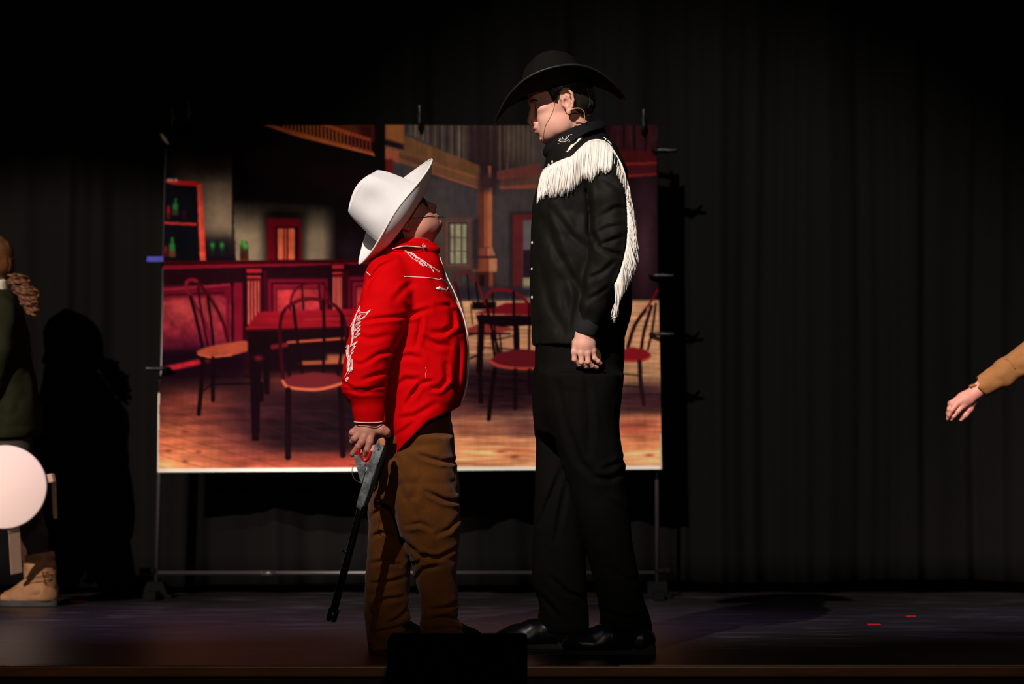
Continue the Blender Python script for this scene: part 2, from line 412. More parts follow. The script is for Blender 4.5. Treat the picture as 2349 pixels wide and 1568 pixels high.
# post
rect(1097, 430, 1111, 568, (92, 46, 36)); rect(1111, 430, 1129, 568, (158, 88, 58)); rect(1114, 430, 1117, 568, (120, 62, 44)); rect(1123, 430, 1126, 568, (176, 104, 70)); rect(1120, 380, 1127, 408, (136, 72, 50)); rect(1097, 400, 1130, 440, (52, 34, 36), soft=6)
poly([(1092, 570), (1118, 570), (1118, 590), (1088, 590)], (124, 60, 46)); poly([(1118, 570), (1130, 568), (1136, 588), (1118, 590)], (170, 104, 76)); rect(1086, 588, 1140, 595, (70, 30, 30))
rect(1083, 594, 1122, 625, (128, 64, 44)); rect(1122, 594, 1140, 625, (186, 120, 84)); rect(1090, 625, 1134, 668, (64, 30, 28)); rect(1122, 625, 1131, 668, (132, 70, 50)); rect(1099, 632, 1111, 660, (34, 16, 20))
# far window and door
rect(1016, 500, 1084, 620, (86, 58, 52)); rect(1024, 508, 1076, 612, (104, 74, 64)); rect(1028, 510, 1074, 608, (46, 40, 44)); rect(1033, 515, 1070, 606, (150, 144, 112), soft=1, tex=NM, ta=0.1)
for x in (1043, 1059): rect(x-1.6, 513, x+1.6, 608, (70, 62, 56))
for y in (546, 577): rect(1031, y-1.4, 1072, y+1.4, (70, 62, 56))
poly([(1084, 505), (1098, 500), (1098, 620), (1084, 620)], (44, 38, 44), soft=3)
rect(1168, 486, 1240, 672, (44, 34, 38), soft=2); rect(1176, 492, 1240, 680, (92, 34, 36)); rect(1200, 506, 1240, 672, (96, 92, 92), soft=2); rect(1200, 574, 1240, 638, (40, 26, 36)); rect(1200, 640, 1240, 690, (160, 152, 118), soft=1)
rect(1040, 660, 1240, 686, (42, 36, 44), soft=4)
# right gallery
poly([(1140, 392), (1240, 374), (1240, 402), (1140, 412)], (92, 48, 42), soft=1); poly([(1145, 428), (1240, 422), (1240, 432), (1145, 434)], (124, 64, 46))
for i in range(17): line([(1148+i*5.6, 408-i*0.3), (1148+i*5.6, 428-i*0.3)], 2.4, (112, 60, 46), 0.9)
rect(1380, 280, 1530, 720, (24, 12, 16), soft=3); rect(1400, 284, 1512, 362, (44, 18, 22), soft=4, tex=NV, ta=0.3)
for x in (1428, 1452, 1478): rect(x, 284, x+5, 350, (22, 10, 12), soft=1)
rect(1420, 346, 1506, 372, (60, 14, 16), soft=2); poly([(1420, 374), (1506, 372), (1506, 378), (1420, 380)], (124, 28, 26)); poly([(1420, 402), (1506, 398), (1506, 404), (1420, 408)], (126, 26, 26))
for i in range(13): line([(1424+i*6.6, 376), (1424+i*6.6, 402)], 3, (92, 20, 22))
glow(1478, 560, 26, 120, (66, 40, 46), 0.9); glow(1480, 460, 30, 40, (44, 24, 34), 0.7); rect(1440, 700, 1530, 722, (34, 26, 40), soft=4)
# dark ceiling and stair, left
rect(352, 280, 884, 600, (13, 8, 9))
poly([(540, 390), (760, 440), (884, 470), (884, 400), (560, 340)], (18, 9, 9), soft=8)
poly([(735, 286), (858, 286), (858, 326)], (82, 30, 14), soft=1); poly([(815, 286), (858, 286), (858, 330), (830, 312)], (40, 14, 10), soft=6)
poly([(600, 286), (622, 286), (700, 306), (855, 348), (862, 360), (845, 354), (690, 316)], (150, 72, 36)); line([(700, 312), (858, 356)], 2.5, (186, 92, 50))
poly([(730, 285), (752, 285), (800, 301), (848, 318), (852, 325), (800, 311)], (150, 66, 34))
for i in range(24):
    x = 651+i*8.6; yb = 294+(x-651)*0.275; yt = max(286, 288+(x-745)*0.29); line([(x, yt), (x+1, yb+2)], 5 if i < 16 else 4, (132, 62, 28) if i < 18 else (112, 40, 28))
# tan plaster, left
m = blur1(((GX > 466) & (GX < 531+(GY-370)*0.04) & (GY > 392) & (GY < 556)).astype(float), 1.0)
fade = np.clip((GY-352)/70, 0, 1)*np.clip((592-GY)/75, 0, 1)
mm = np.clip((GX-380)/120, 0, 1)**1.1*((GX < 531+(GY-370)*0.045)).astype(float); mm = blur1(mm, 0.8)
put(mm*fade, (146, 124, 100), 0.95*1); put(mm*fade*(NV-0.3), (104, 86, 66), 0.5)
put(np.clip((GX-380)/40, 0, 1)*(GX < 531)*np.exp(-((GY-372)/40.)**2), (44, 34, 32), 0.7)
m2 = np.clip((GY-455-(GX-540)*0.06)/80, 0, 1)*(GY < 598)*(GX > 534+(GY-370)*0.03)*(GX < 800); m2 = m2*np.clip((772-GX)/32, 0, 1); m2 = m2*(1-np.exp(-((GX-652)/52)**6)*np.clip((GY-470)/20, 0, 1)*0.9)
put(m2, (156, 136, 108), 0.95); put(m2*NV, (116, 96, 76), 0.5); glow(800, 575, 40, 40, (38, 24, 34), 0.7)
rect(532, 380, 536, 596, (26, 18, 20), soft=1); rect(466, 545, 533, 598, (20, 15, 22), soft=8, alpha=0.9)
poly([(612, 500), (690, 502), (692, 598), (612, 598)], (96, 10, 22), soft=1); rect(632, 520, 684, 598, (24, 6, 12), soft=1)
rect(637, 524, 651, 596, (214, 96, 62), soft=1, tex=NV, ta=0.1); rect(653, 524, 658, 596, (184, 74, 50)); rect(661, 524, 676, 596, (216, 96, 62), soft=1, tex=NV, ta=0.1); rect(651, 520, 653, 598, (60, 10, 14)); rect(658.5, 520, 661, 598, (60, 10, 14))
# shelf with bottles
rect(352, 425, 456, 600, (13, 13, 18)); poly([(380, 410), (456, 416), (463, 424), (462, 428), (400, 422), (380, 419)], (176, 28, 30)); poly([(451, 424), (463, 420), (472, 600), (458, 600)], (206, 66, 50), tex=NM, ta=0.15); line([(455, 430), (462, 598)], 3, (226, 92, 66), 0.6)
poly([(374, 508), (450, 511), (450, 517), (374, 514)], (176, 42, 38))
for x in (386, 393, 402): glow(x, 412, 3.2, 3.4, (214, 204, 170), 0.9)
def bottle(x, y, w_, h, neck, col, low):
    rect(x-w_/2, y-h, x+w_/2, y, col, soft=1.5); rect(x-w_/5, y-h-neck, x+w_/5, y-h+2, col, soft=1); rect(x-w_/2, y-h*0.42, x+w_/2, y, low, soft=2)
bottle(402, 492, 11, 26, 12, (38, 104, 50), (60, 34, 28)); bottle(386, 500, 7, 28, 0, (150, 20, 34), (70, 14, 20)); bottle(423, 504, 8, 22, 0, (52, 12, 18), (40, 8, 10)); bottle(395, 588, 13, 30, 14, (40, 112, 46), (110, 44, 34)); bottle(380, 588, 7, 24, 0, (130, 16, 30), (60, 10, 20))
for x in (487, 509): bottle(x, 585, 6, 22, 10, (22, 60, 30), (24, 16, 22)); glow(x, 562, 5, 6, (44, 150, 58), 0.95)
bottle(556, 596, 9, 34, 10, (44, 20, 16), (62, 22, 16)); bottle(565, 596, 9, 32, 10, (48, 24, 16), (70, 26, 16)); glow(557, 560, 4, 10, (40, 170, 50), 0.9); glow(564, 565, 4, 7, (60, 190, 70), 0.9)
# bar
rect(352, 600, 884, 860, (34, 10, 17)); poly([(352, 604), (352, 597), (884, 596), (884, 603)], (58, 7, 14)); poly([(352, 608), (884, 601), (884, 606), (352, 618)], (126, 18, 36)); line([(352, 607), (884, 602)], 2, (30, 6, 10))
rect(352, 655, 545, 690, (96, 12, 32), soft=2); poly([(352, 662), (528, 650), (528, 656), (352, 668)], (140, 30, 48))
poly([(352, 690), (500, 678), (530, 690), (530, 790), (352, 830)], (150, 40, 54), soft=3, tex=NM, ta=0.3); glow(415, 706, 70, 26, (190, 74, 66), 0.6); glow(440, 800, 110, 32, (60, 10, 34), 0.85); rect(518, 660, 526, 780, (110, 14, 36), soft=1); rect(531, 652, 535, 780, (22, 6, 12)); rect(536, 648, 556, 790, (118, 16, 36), soft=1); line([(376, 676), (512, 672)], 4, (40, 8, 18), 0.8)
def column(x0, x1, y0, y1, n):
    rect(x0-6, y0-30, x1+14, y1+20, (24, 8, 12), soft=2); rect(x0-2, y0-28, x1+3, y0-19, (168, 30, 42)); rect(x0-1, y0-12, x1+1, y0-7, (176, 50, 48)); rect(x0-1, y0-6, x1+3, y1, (92, 14, 26))
    for i in range(n):
        x = x0+(i+0.5)*(x1-x0)/n; rect(x-2.6, y0, x+2.2, y1, (206, 84, 74), soft=0.6); rect(x+2.2, y0, x+4, y1, (20, 6, 10))
column(567, 597, 645, 745, 4); column(764, 786, 637, 712, 4)
def panel(x0, y0, x1, y1):
    rect(x0, y0, x1, y1, (108, 14, 34), soft=1); rect(x0+8, y0+8, x1-6, y1, (46, 6, 16)); rect(x0+12, y0+12, x1-9, y1, (124, 20, 40)); rect(x0+19, y0+22, x1-17, y1, (40, 6, 14)); rect(x0+21, y0+24, x1-19, y1, (176, 46, 52), soft=1, tex=NM, ta=0.25)
panel(614, 640, 752, 722); panel(797, 636, 884, 720)
rect(604, 620, 612, 720, (60, 10, 22), soft=1); rect(786, 620, 800, 716, (52, 10, 18), soft=2)
rect(352, 800, 560, 880, (24, 8, 18), soft=6); poly([(352, 848), (388, 838), (456, 824), (466, 834), (400, 848), (352, 862)], (172, 32, 44), soft=1.5, tex=NM, ta=0.2)
# floor, boards
fl = GY > 852
R_ = np.clip((GX-352)/1166, 0, 1)
put(((GY > 868-(GX-352)*0.0) & (GX < 900)).astype(float), (26, 13, 18)); rect(870, 800, 960, 870, (30, 14, 18), soft=10)
RM = np.clip((GX-900-np.clip(800-GY, 0, 110)*.9)/60, 0, 1)*np.clip((GY-690)/4, 0, 1); put(RM, (206, 150, 108))
plank = 0.5+0.5*np.sin((GY-GX*0.30)*0.22+NH*5); plank2 = 0.5+0.5*np.sin((GY+GX*0.02)*0.42+NH*5)
def zone(cx, cy, rx, ry, col, a=1.0, p=2.0, tex=None, ta=0.25):
    m_ = np.exp(-(((GX-cx)/rx)**2+((GY-cy)/ry)**2)**(p/2))*a*np.maximum((GY > 845), RM); c_ = np.array(col, float)*(1+(ta*((tex if tex is not None else NH)-0.5)*2)[..., None]); CV[:] = CV*(1-m_[..., None])+c_*m_[..., None]
zone(560, 1110, 340, 70, (176, 84, 58), 1.0, 3); zone(400, 1030, 150, 78, (190, 100, 68), 1.0, 2.6); zone(450, 930, 110, 40, (136, 62, 50), 0.9, 2.5); zone(390, 1075, 90, 36, (224, 146, 96), 0.9); zone(700, 878, 110, 24, (112, 46, 42), 0.8); zone(560, 1000, 80, 60, (104, 46, 44), 0.6)
zone(740, 975, 180, 68, (24, 13, 18), 0.97, 5); zone(830, 1062, 170, 20, (150, 56, 42), 0.8); zone(600, 945, 90, 40, (52, 24, 30), 0.8)
zone(1130, 900, 260, 68, (44, 20, 28), 0.96, 5); zone(1060, 935, 50, 60, (110, 56, 52), 0.6); zone(1140, 880, 120, 50, (28, 14, 22), 0.9, 3)
zone(1120, 1040, 170, 66, (206, 134, 90), 0.97, 4); zone(1080, 985, 80, 26, (146, 80, 62), 0.8); zone(1200, 985, 50, 24, (64, 30, 36), 0.8); zone(1190, 1040, 50, 10, (150, 80, 52), 0.6)
zone(1480, 925, 120, 46, (52, 26, 34), 0.95, 4); zone(1480, 1020, 120, 66, (200, 120, 80), 0.97, 5); zone(1500, 1060, 60, 22, (232, 172, 120), 0.7); zone(1450, 985, 70, 20, (150, 60, 50), 0.7)
zone(1110, 800, 150, 30, (190, 120, 90), 0.5)
fm_ = np.clip((GY-880)/60, 0, 1)*(GX < 900)+RM*(GX > 900)
CV *= (1+(NM-.5)*.14+(NV-.5)*.12)[..., None]; CV *= (1+(fm_*(NH-0.5)*0.26)+RM*(vn(70, 3.2, 31)-.5)*.36)[..., None]; ln = np.clip(1-np.abs(((GY-(GX-352)*0.30) % 27)-13)/1.3, 0, 1)*(GX < 900)*np.clip((GY-900)/60, 0, 1); put(ln, (60, 26, 26), 0.55)
ln = np.clip(1-np.abs(((GY-(GX-1000)*0.10) % 21)-10)/1.2, 0, 1)*(GX > 1000)*(GY > 700); put(ln, (120, 66, 48), 0.35)
for x, y, a_ in ((425, 990, 9), (385, 1034, 8), (455, 1036, 7), (424, 1058, 6), (1148, 1040, 14), (1180, 1052, 10), (1490, 1050, 12)): glow(x, y, a_, 3.5, (96, 40, 34), 0.8)
# table and chairs, left
D = (20, 8, 13); H1 = (124, 22, 36); H2 = (62, 10, 18)
curve([(664, 730), (668, 684), (686, 658), (718, 650), (745, 656), (757, 690)], 5, (72, 12, 22)); line([(693, 658), (696, 712)], 4, D); line([(732, 655), (736, 712)], 4, D)
poly([(560, 757), (592, 716), (640, 714), (884, 708), (884, 748)], (136, 18, 30), soft=0.8, tex=NH, ta=0.25); line([(562, 757), (884, 749)], 4, (62, 8, 16)); line([(700, 734), (884, 728)], 5, (164, 34, 40), 0.6)
poly([(568, 760), (884, 752), (884, 790), (650, 800), (570, 800)], (22, 8, 13)); rect(600, 775, 850, 855, (20, 8, 13), soft=4, alpha=0.9)
poly([(620, 792), (660, 786), (660, 796), (622, 802)], (96, 22, 28), soft=1); line([(660, 786), (790, 778)], 5, (176, 70, 46)); line([(690, 834), (850, 830)], 9, (150, 70, 46), 0.9); rect(750, 815, 860, 832, (176, 96, 60), soft=3, alpha=0.8)
curve([(428, 668), (426, 650), (436, 641), (452, 645), (470, 668), (495, 705), (514, 748), (522, 784)], 7, (62, 10, 18)); curve([(428, 668), (426, 650), (436, 641), (450, 644)], 8, H1)
curve([(430, 665), (448, 700), (472, 744), (488, 800)], 7, (110, 20, 40)); curve([(436, 680), (452, 740), (466, 806)], 7, D); curve([(454, 658), (462, 720), (478, 800)], 5, (44, 8, 16)); curve([(476, 682), (484, 740), (490, 806)], 6, D)
poly([(450, 806), (462, 800), (500, 790), (560, 782), (567, 784), (567, 806), (530, 816), (490, 820), (460, 818)], (168, 70, 50), soft=1, tex=NM, ta=0.15); line([(453, 812), (480, 820), (530, 815)], 3, (206, 104, 70))
line([(465, 822), (462, 880), (456, 950)], 10, D); line([(488, 822), (488, 918)], 9, D); line([(462, 900), (486, 880)], 3, D); line([(490, 882), (575, 880)], 4, D)
poly([(571, 800), (600, 800), (594, 1012), (577, 1012)], D); poly([(600, 790), (618, 830), (618, 905), (606, 905)], D); line([(600, 880), (600, 918)], 9, D); glow(592, 822, 9, 6, (130, 26, 32), 0.8); glow(476, 828, 6, 5, (120, 26, 30), 0.7)
curve([(650, 880), (642, 790), (642, 745), (652, 712), (680, 692), (712, 686), (748, 692), (776, 710), (792, 745), (796, 800)], 8, (50, 8, 16)); curve([(655, 708), (682, 691), (712, 686), (748, 692), (774, 708)], 3, (96, 16, 26))
for a_, b_, c_ in (((673, 702), (682, 780), (697, 882)), ((742, 692), (744, 780), (740, 882)), ((784, 722), (784, 800), (774, 872)), ((652, 800), (662, 850), (668, 876))): curve([a_, b_, c_], 7, D)
poly([(650, 880), (668, 862), (720, 855), (770, 860), (790, 872), (786, 888), (740, 895), (690, 893), (655, 888)], (96, 28, 34), soft=1); curve([(648, 874), (660, 888), (700, 894), (740, 893), (790, 880)], 6, (196, 92, 62))
line([(661, 895), (661, 1050)], 14, D); line([(781, 892), (787, 1046)], 13, D)
# table and chairs, right
curve([(1044, 672), (1043, 642), (1056, 626), (1074, 630), (1096, 655), (1110, 692)], 5, (104, 28, 34)); curve([(1045, 650), (1058, 700), (1066, 752)], 5, (54, 18, 24)); line([(1072, 632), (1076, 690)], 3, D); line([(1092, 650), (1098, 700)], 4, D)
poly([(1070, 756), (1110, 740), (1150, 745), (1180, 758), (1120, 772), (1072, 768)], (140, 50, 40), soft=1); line([(1076, 768), (1170, 768)], 5, D)
rect(1083, 694, 1138, 712, D, soft=1); poly([(1086, 721), (1132, 708), (1160, 697), (1230, 695), (1230, 726)], (118, 20, 28), soft=1); poly([(1092, 724), (1230, 726), (1230, 748), (1150, 752), (1096, 742)], D)
line([(1105, 730), (1102, 800), (1100, 852)], 15, D); line([(1101, 850), (1103, 925)], 9, D); line([(1184, 748), (1186, 802)], 13, D); line([(1128, 770), (1136, 824)], 7, D); line([(1146, 770), (1152, 822)], 4, D)
line([(1110, 800), (1215, 806)], 3, (36, 26, 20)); line([(1140, 782), (1176, 773)], 3, (36, 26, 20)); line([(1075, 772), (1092, 768)], 3, D); line([(1075, 826), (1100, 816)], 4, D); line([(1080, 700), (1084, 745)], 3, (40, 30, 24))
curve([(1114, 700), (1118, 678), (1134, 668), (1160, 667), (1186, 676), (1208, 694), (1218, 716)], 7, (120, 20, 28)); curve([(1116, 690), (1124, 740), (1142, 800), (1150, 832)], 6, D); curve([(1130, 674), (1134, 740), (1142, 826)], 4, D); curve([(1178, 672), (1180, 760), (1182, 836)], 6, D); curve([(1214, 700), (1214, 780), (1212, 838)], 5, D)
poly([(1126, 828), (1142, 812), (1180, 804), (1232, 806), (1232, 848), (1190, 850), (1145, 843)], (100, 22, 30), soft=1); curve([(1126, 832), (1145, 842), (1185, 848), (1232, 848)], 6, (190, 66, 50)); line([(1135, 850), (1128, 900), (1121, 965)], 10, D); line([(1182, 852), (1182, 940)], 11, D, 0.7); line([(1215, 852), (1216, 900)], 9, D, 0.8)
curve([(1508, 668), (1490, 700), (1468, 728)], 5, (104, 14, 28)); curve([(1480, 715), (1456, 750), (1440, 800)], 8, (36, 10, 18)); curve([(1494, 706), (1478, 760), (1470, 808)], 7, (28, 8, 14)); curve([(1504, 700), (1496, 760), (1486, 806)], 5, (28, 8, 14))
poly([(1425, 806), (1450, 800), (1480, 806), (1494, 818), (1486, 830), (1425, 832)], (132, 24, 32), soft=1); curve([(1425, 832), (1470, 832), (1492, 822)], 5, (176, 50, 44)); line([(1467, 834), (1470, 890), (1477, 932)], 10, (36, 20, 26)); line([(1425, 862), (1468, 866)], 3.5, (36, 26, 20)); line([(1425, 889), (1470, 892)], 3.5, (36, 26, 20))
CV *= (1+.24*np.clip((GY-900)/150, 0, 1))[..., None]; CV = np.clip(blur1(CV, 0.9), 0, 255)
rect(340, 1074.5, 1530, 1100, (250, 244, 228), soft=0.8)      # unprinted white hem
poly([(340, 900), (366, 900), (364.5, 985), (364, 1100), (340, 1100)], (240, 232, 214), soft=0.7)
rect(1514.5, 1000, 1530, 1100, (210, 190, 160), soft=1)
BAN_Y = 2.20; NX, NY = 770, 530
u, v = np.meshgrid(np.linspace(0, 1, NX), np.linspace(0, 1, NY))
pyv = 288+v*(1083-288)+np.where(v < 0.02, 1.5*np.sin(u*22), 0)-v*u*6-4*(1-v)*0
yy = 287+v*(1083-287)
lx = np.interp(yy, [287, 400, 600, 850, 905, 1083], [386, 379, 373.5, 370, 362.5, 360.5]); rx_ = np.interp(yy, [287, 600, 900, 1083], [1506, 1509, 1515, 1518.5])
px_ = lx+(rx_-lx)*u; py_ = yy-7*u*v+5*u*0
colsx = np.clip((px_-X0).astype(int), 0, WW-1); colsy = np.clip((yy-Y0).astype(int), 0, HH-1)
s_ = sc(BAN_Y)
rip = 0.010*np.sin(u*9+1)+0.006*np.sin(u*23+v*4)+0.004*np.sin(u*4-v*9)+0.010*np.exp(-((u-0.02)/0.02)**2)*np.sin(v*14)
Vb = np.stack([(px_-CX)/s_, BAN_Y+rip, CAMZ-(py_-HOR)/s_], 2).reshape(-1, 3)
ii, jj = np.meshgrid(np.arange(NX-1), np.arange(NY-1)); a = (jj*NX+ii).ravel(); Fb = np.stack([a, a+1, a+1+NX, a+NX], 1)
MBn = bpy.data.materials.new('printed_polyester'); MBn.use_nodes = True; nt = MBn.node_tree; pb = nt.nodes['Principled BSDF']; pb.inputs['Roughness'].default_value = 0.8; pb.inputs['Specular IOR Level'].default_value = 0.0
at = nt.nodes.new('ShaderNodeAttribute'); at.attribute_name = 'print'; nt.links.new(at.outputs['Color'], pb.inputs['Base Color'])
ban = mesh('saloon_banner', Vb, Fb, MBn)
cc = CV[colsy, colsx].reshape(-1, 3)/255.0; cl = np.where(cc <= 0.04045, cc/12.92, ((cc+0.055)/1.055)**2.4)*0.92
ca = ban.data.color_attributes.new('print', 'FLOAT_COLOR', 'POINT'); ca.data.foreach_set('color', np.concatenate([cl, np.ones((len(cl), 1))], 1).astype(np.float32).ravel())
own(ban, 'printed cloth banner showing a dim red western saloon with tables and bentwood chairs', 'banner')
# second layer of white hem sagging behind the bottom edge
b = MB(); q = []
for i in range(41):
    x = 640+i*8.0; sag = 12*math.sin(math.pi*min(1, (i+2)/42)); q.append(P(x, 1072+sag, BAN_Y+0.03))
V = []; 
for p_ in q: V += [p_, p_+np.array([0, 0, 0.05]), p_+np.array([0, 0.004, 0.05]), p_+np.array([0, 0.004, 0])]
b.add(V, [(4*i+k, 4*i+(k+1) % 4, 4*i+4+(k+1) % 4, 4*i+4+k) for i in range(40) for k in range(4)])
b.build('back_hem', mat('hem_white', (196, 180, 176), rough=0.8), ban)

# stand holding the banner
SY = 2.27; M_tube = mat('grey_tube', (74, 68, 68), rough=0.38, metal=0.6); M_blk = mat('black_plastic', (8, 8, 7), rough=0.8, spec=0.1)
p0 = P(940, 1370, SY); st = thing('banner_stand', 'grey tubular frame on two black feet carrying the printed saloon banner', 'stand', (p0[0], SY, 0))
for xb, xt in ((359, 384), (1508, 1503)):
    b = MB(); b.tube([P(xb, 1336, SY), P(xb+(xt-xb)*0.25, 1090, SY), P(xt, 292, SY)], 0.0085, 12); b.build('upright', M_tube, st)
b = MB(); b.tube([P(386, 294, SY), P(1503, 294, SY)], 0.009, 12); b.build('top_bar', M_tube, st)
b = MB(); b.tube([P(361, 1313, SY), P(1506, 1313, SY)], 0.0075, 12); cb = b.build('crossbar', M_tube, st)
b = MB(); b.tube([P(600, 1314, SY), P(603, 1314, SY)], 0.0115, 12); b.tube([P(603, 1314, SY), P(632, 1314, SY)], 0.0098, 12); b.build('coupler', M_tube, cb)
for xc, w0, w1 in ((358, 18, 30), (1508, 22, 24)):
    a = P(xc, 1333, SY); s = sc(SY); w0 /= s; w1 /= s; b = MB(); x = a[0]
    b.prism([(x-w1-0.015, 0), (x+w1+0.015, 0), (x+w1+0.015, 0.012), (x+w1, 0.014), (x+w0, a[2]), (x-w0, a[2]), (x-w1, 0.014), (x-w1-0.015, 0.012)], SY-0.045, SY+0.045)
    b.box((x-0.02, SY-0.16, 0), (x+0.02, SY+0.14, 0.03)); b.build('foot', M_blk, st, smooth=False, bevel=0.004)
    b = MB(); k = P(xc+(-12 if xc < 900 else 12), 1309, SY); b.tube([k-np.array([0.028, 0, 0]), k+np.array([0.02, 0, 0])], [0.010, 0.013], 10); b.sphere(k+np.array([-0.028 if xc < 900 else 0.02, 0, 0]), 0.014); b.build('clamp_knob', M_blk, st)
# spring clamps on the banner edge
def clamp(px, py, ang, label, c=(9, 9, 8), tip=(16, 18, 10)):
    a = P(px, py, BAN_Y-0.02); t = thing('spring_clamp', label, 'clamp', a, 'spring clamps holding the banner to its frame'); R = Matrix.Rotation(math.radians(ang), 4, 'Y'); R.translation = a
    for s in (-1, 1):
        b = MB(); b.tube([xf(R, [[0.0, s*0.004, -0.03]])[0], xf(R, [[0, s*0.018, 0]])[0], xf(R, [[0, s*0.006+0.0, 0.03]])[0], xf(R, [[0, s*0.026, 0.058]])[0]], [0.006, 0.008, 0.007, 0.005], 8); j = b.build('jaw', mat('clamp_plastic', c, rough=0.45), t)
    b = MB(); b.tube([xf(R, [[-0.01, 0, 0.02]])[0], xf(R, [[0.01, 0, 0.02]])[0]], 0.006, 8); b.build('spring', mat('clamp_tip', tip, rough=0.4), t)
clamp(396, 283, 0, 'dark spring clamp with a yellowish glint at the top left corner of the banner', tip=(90, 90, 40))
clamp(434, 270, 0, 'tall black spring clamp on the banner top, second from the left corner', tip=(70, 74, 50))
clamp(963, 279, 0, 'black spring clamp biting the middle of the banner top edge')
clamp(1476, 288, 0, 'dark spring clamp at the top right corner of the banner')
clamp(372, 845, -90, 'black spring clamp halfway down the left edge of the banner')
clamp(1509, 766, 90, 'black spring clamp on the right edge of the banner level with a printed chair back')
clamp(1508, 632, 90, 'dark spring clamp on the right edge of the banner above the printed chair')
clamp(1516, 345, 90, 'faint spring clamp high on the right edge of the banner')
b = MB(); b.tube(spline([P(369, 306, SY-0.09), P(377, 318, SY-0.095), P(387, 331, SY-0.09)], 4), [0.0035, 0.006, 0.007, 0.0075, 0.008, 0.007, 0.006, 0.005, 0.003][:9], 8)
own(b.build('cord_end', mat('pale_cord', (196, 190, 160), rough=0.5)), 'short pale cord end sticking out at the top left corner of the banner', 'cord')
b = MB(); q = P(337, 588, SY-0.05); r = P(396, 600, SY-0.05); b.box((q[0], SY-0.052, r[2]), (r[0], SY-0.049, q[2])); own(b.build('blue_tape', mat('blue_tape', (24, 34, 150), rough=0.35, var=0.4, vscale=60), smooth=False), 'strip of blue tape across the left edge of the banner at bar height', 'tape')
# bits of tape on the stage floor
for x0_, x1_, py in ((162, 200, 1379), (1990, 2019, 1431.5), (2079, 2100, 1413)):
    Y = 0.675*FPX/(py-HOR)-DIST; a = P(x0_, py, Y); c = P(x1_, py, Y); b = MB(); b.box((a[0], Y-0.012, 0.0002), (c[0], Y+0.012, 0.0012))
    o = b.build('spike_tape', mat('red_tape', (235, 30, 40), rough=0.4), smooth=False)
    own(o, {162: 'small red floor tape mark beside the tan boot at the left', 1990: 'nearer of two small red tape marks on the right of the stage floor', 2079: 'farther of two small red tape marks on the right of the stage floor'}[x0_], 'tape mark', 'red spike tape marks on the stage')
# black cabinet in front of the stage
Yc = -1.0; a = P(888, 1465, Yc); c = P(1210, 1465, Yc)
t = thing('speaker_cabinet', 'plain black box standing in front of the stage lip between the two performers', 'speaker', ((a[0]+c[0])/2, Yc, -1.0))
b = MB(); b.box((a[0], Yc, -1.0), (c[0], Yc+0.2, a[2])); b.build('cabinet', mat('black_box', (4, 4, 4), rough=0.9, bump=0.2, bscale=400, spec=0.0), t, smooth=False, bevel=0.008)
b = MB(); b.box((a[0]+0.02, Yc-0.012, -0.93), (c[0]-0.02, Yc+0.002, a[2]-0.025)); b.build('grille', mat('grille_cloth', (4, 4, 4), rough=0.95, spec=0.0), t, smooth=False, bevel=0.004)
# ------------------------------------------------------------------ people
SKIN = mat('skin', (232, 172, 150), rough=0.5, sss=0.25, bump=0.15, bscale=260, bdist=0.0006, spec=0.35)
SKIN3 = mat('skin_rosy', (222, 150, 132), rough=0.5, sss=0.25, bump=0.15, bscale=260, bdist=0.0006, spec=0.35)
SKIN2 = mat('skin_ruddy', (196, 130, 112), rough=0.5, sss=0.25, bump=0.15, bscale=260, bdist=0.0006, spec=0.35)
LIP = mat('lips', (206, 128, 108), rough=0.4, sss=0.2)
M_eye = mat('eye_white', (225, 220, 215), rough=0.15); M_iris = mat('eye_iris', (40, 24, 16), rough=0.1)
M_dark_hair = mat('black_hair', (40, 34, 27), rough=0.38, spec=0.6); M_brown_hair = mat('dark_brown_hair', (34, 20, 16), rough=0.5)

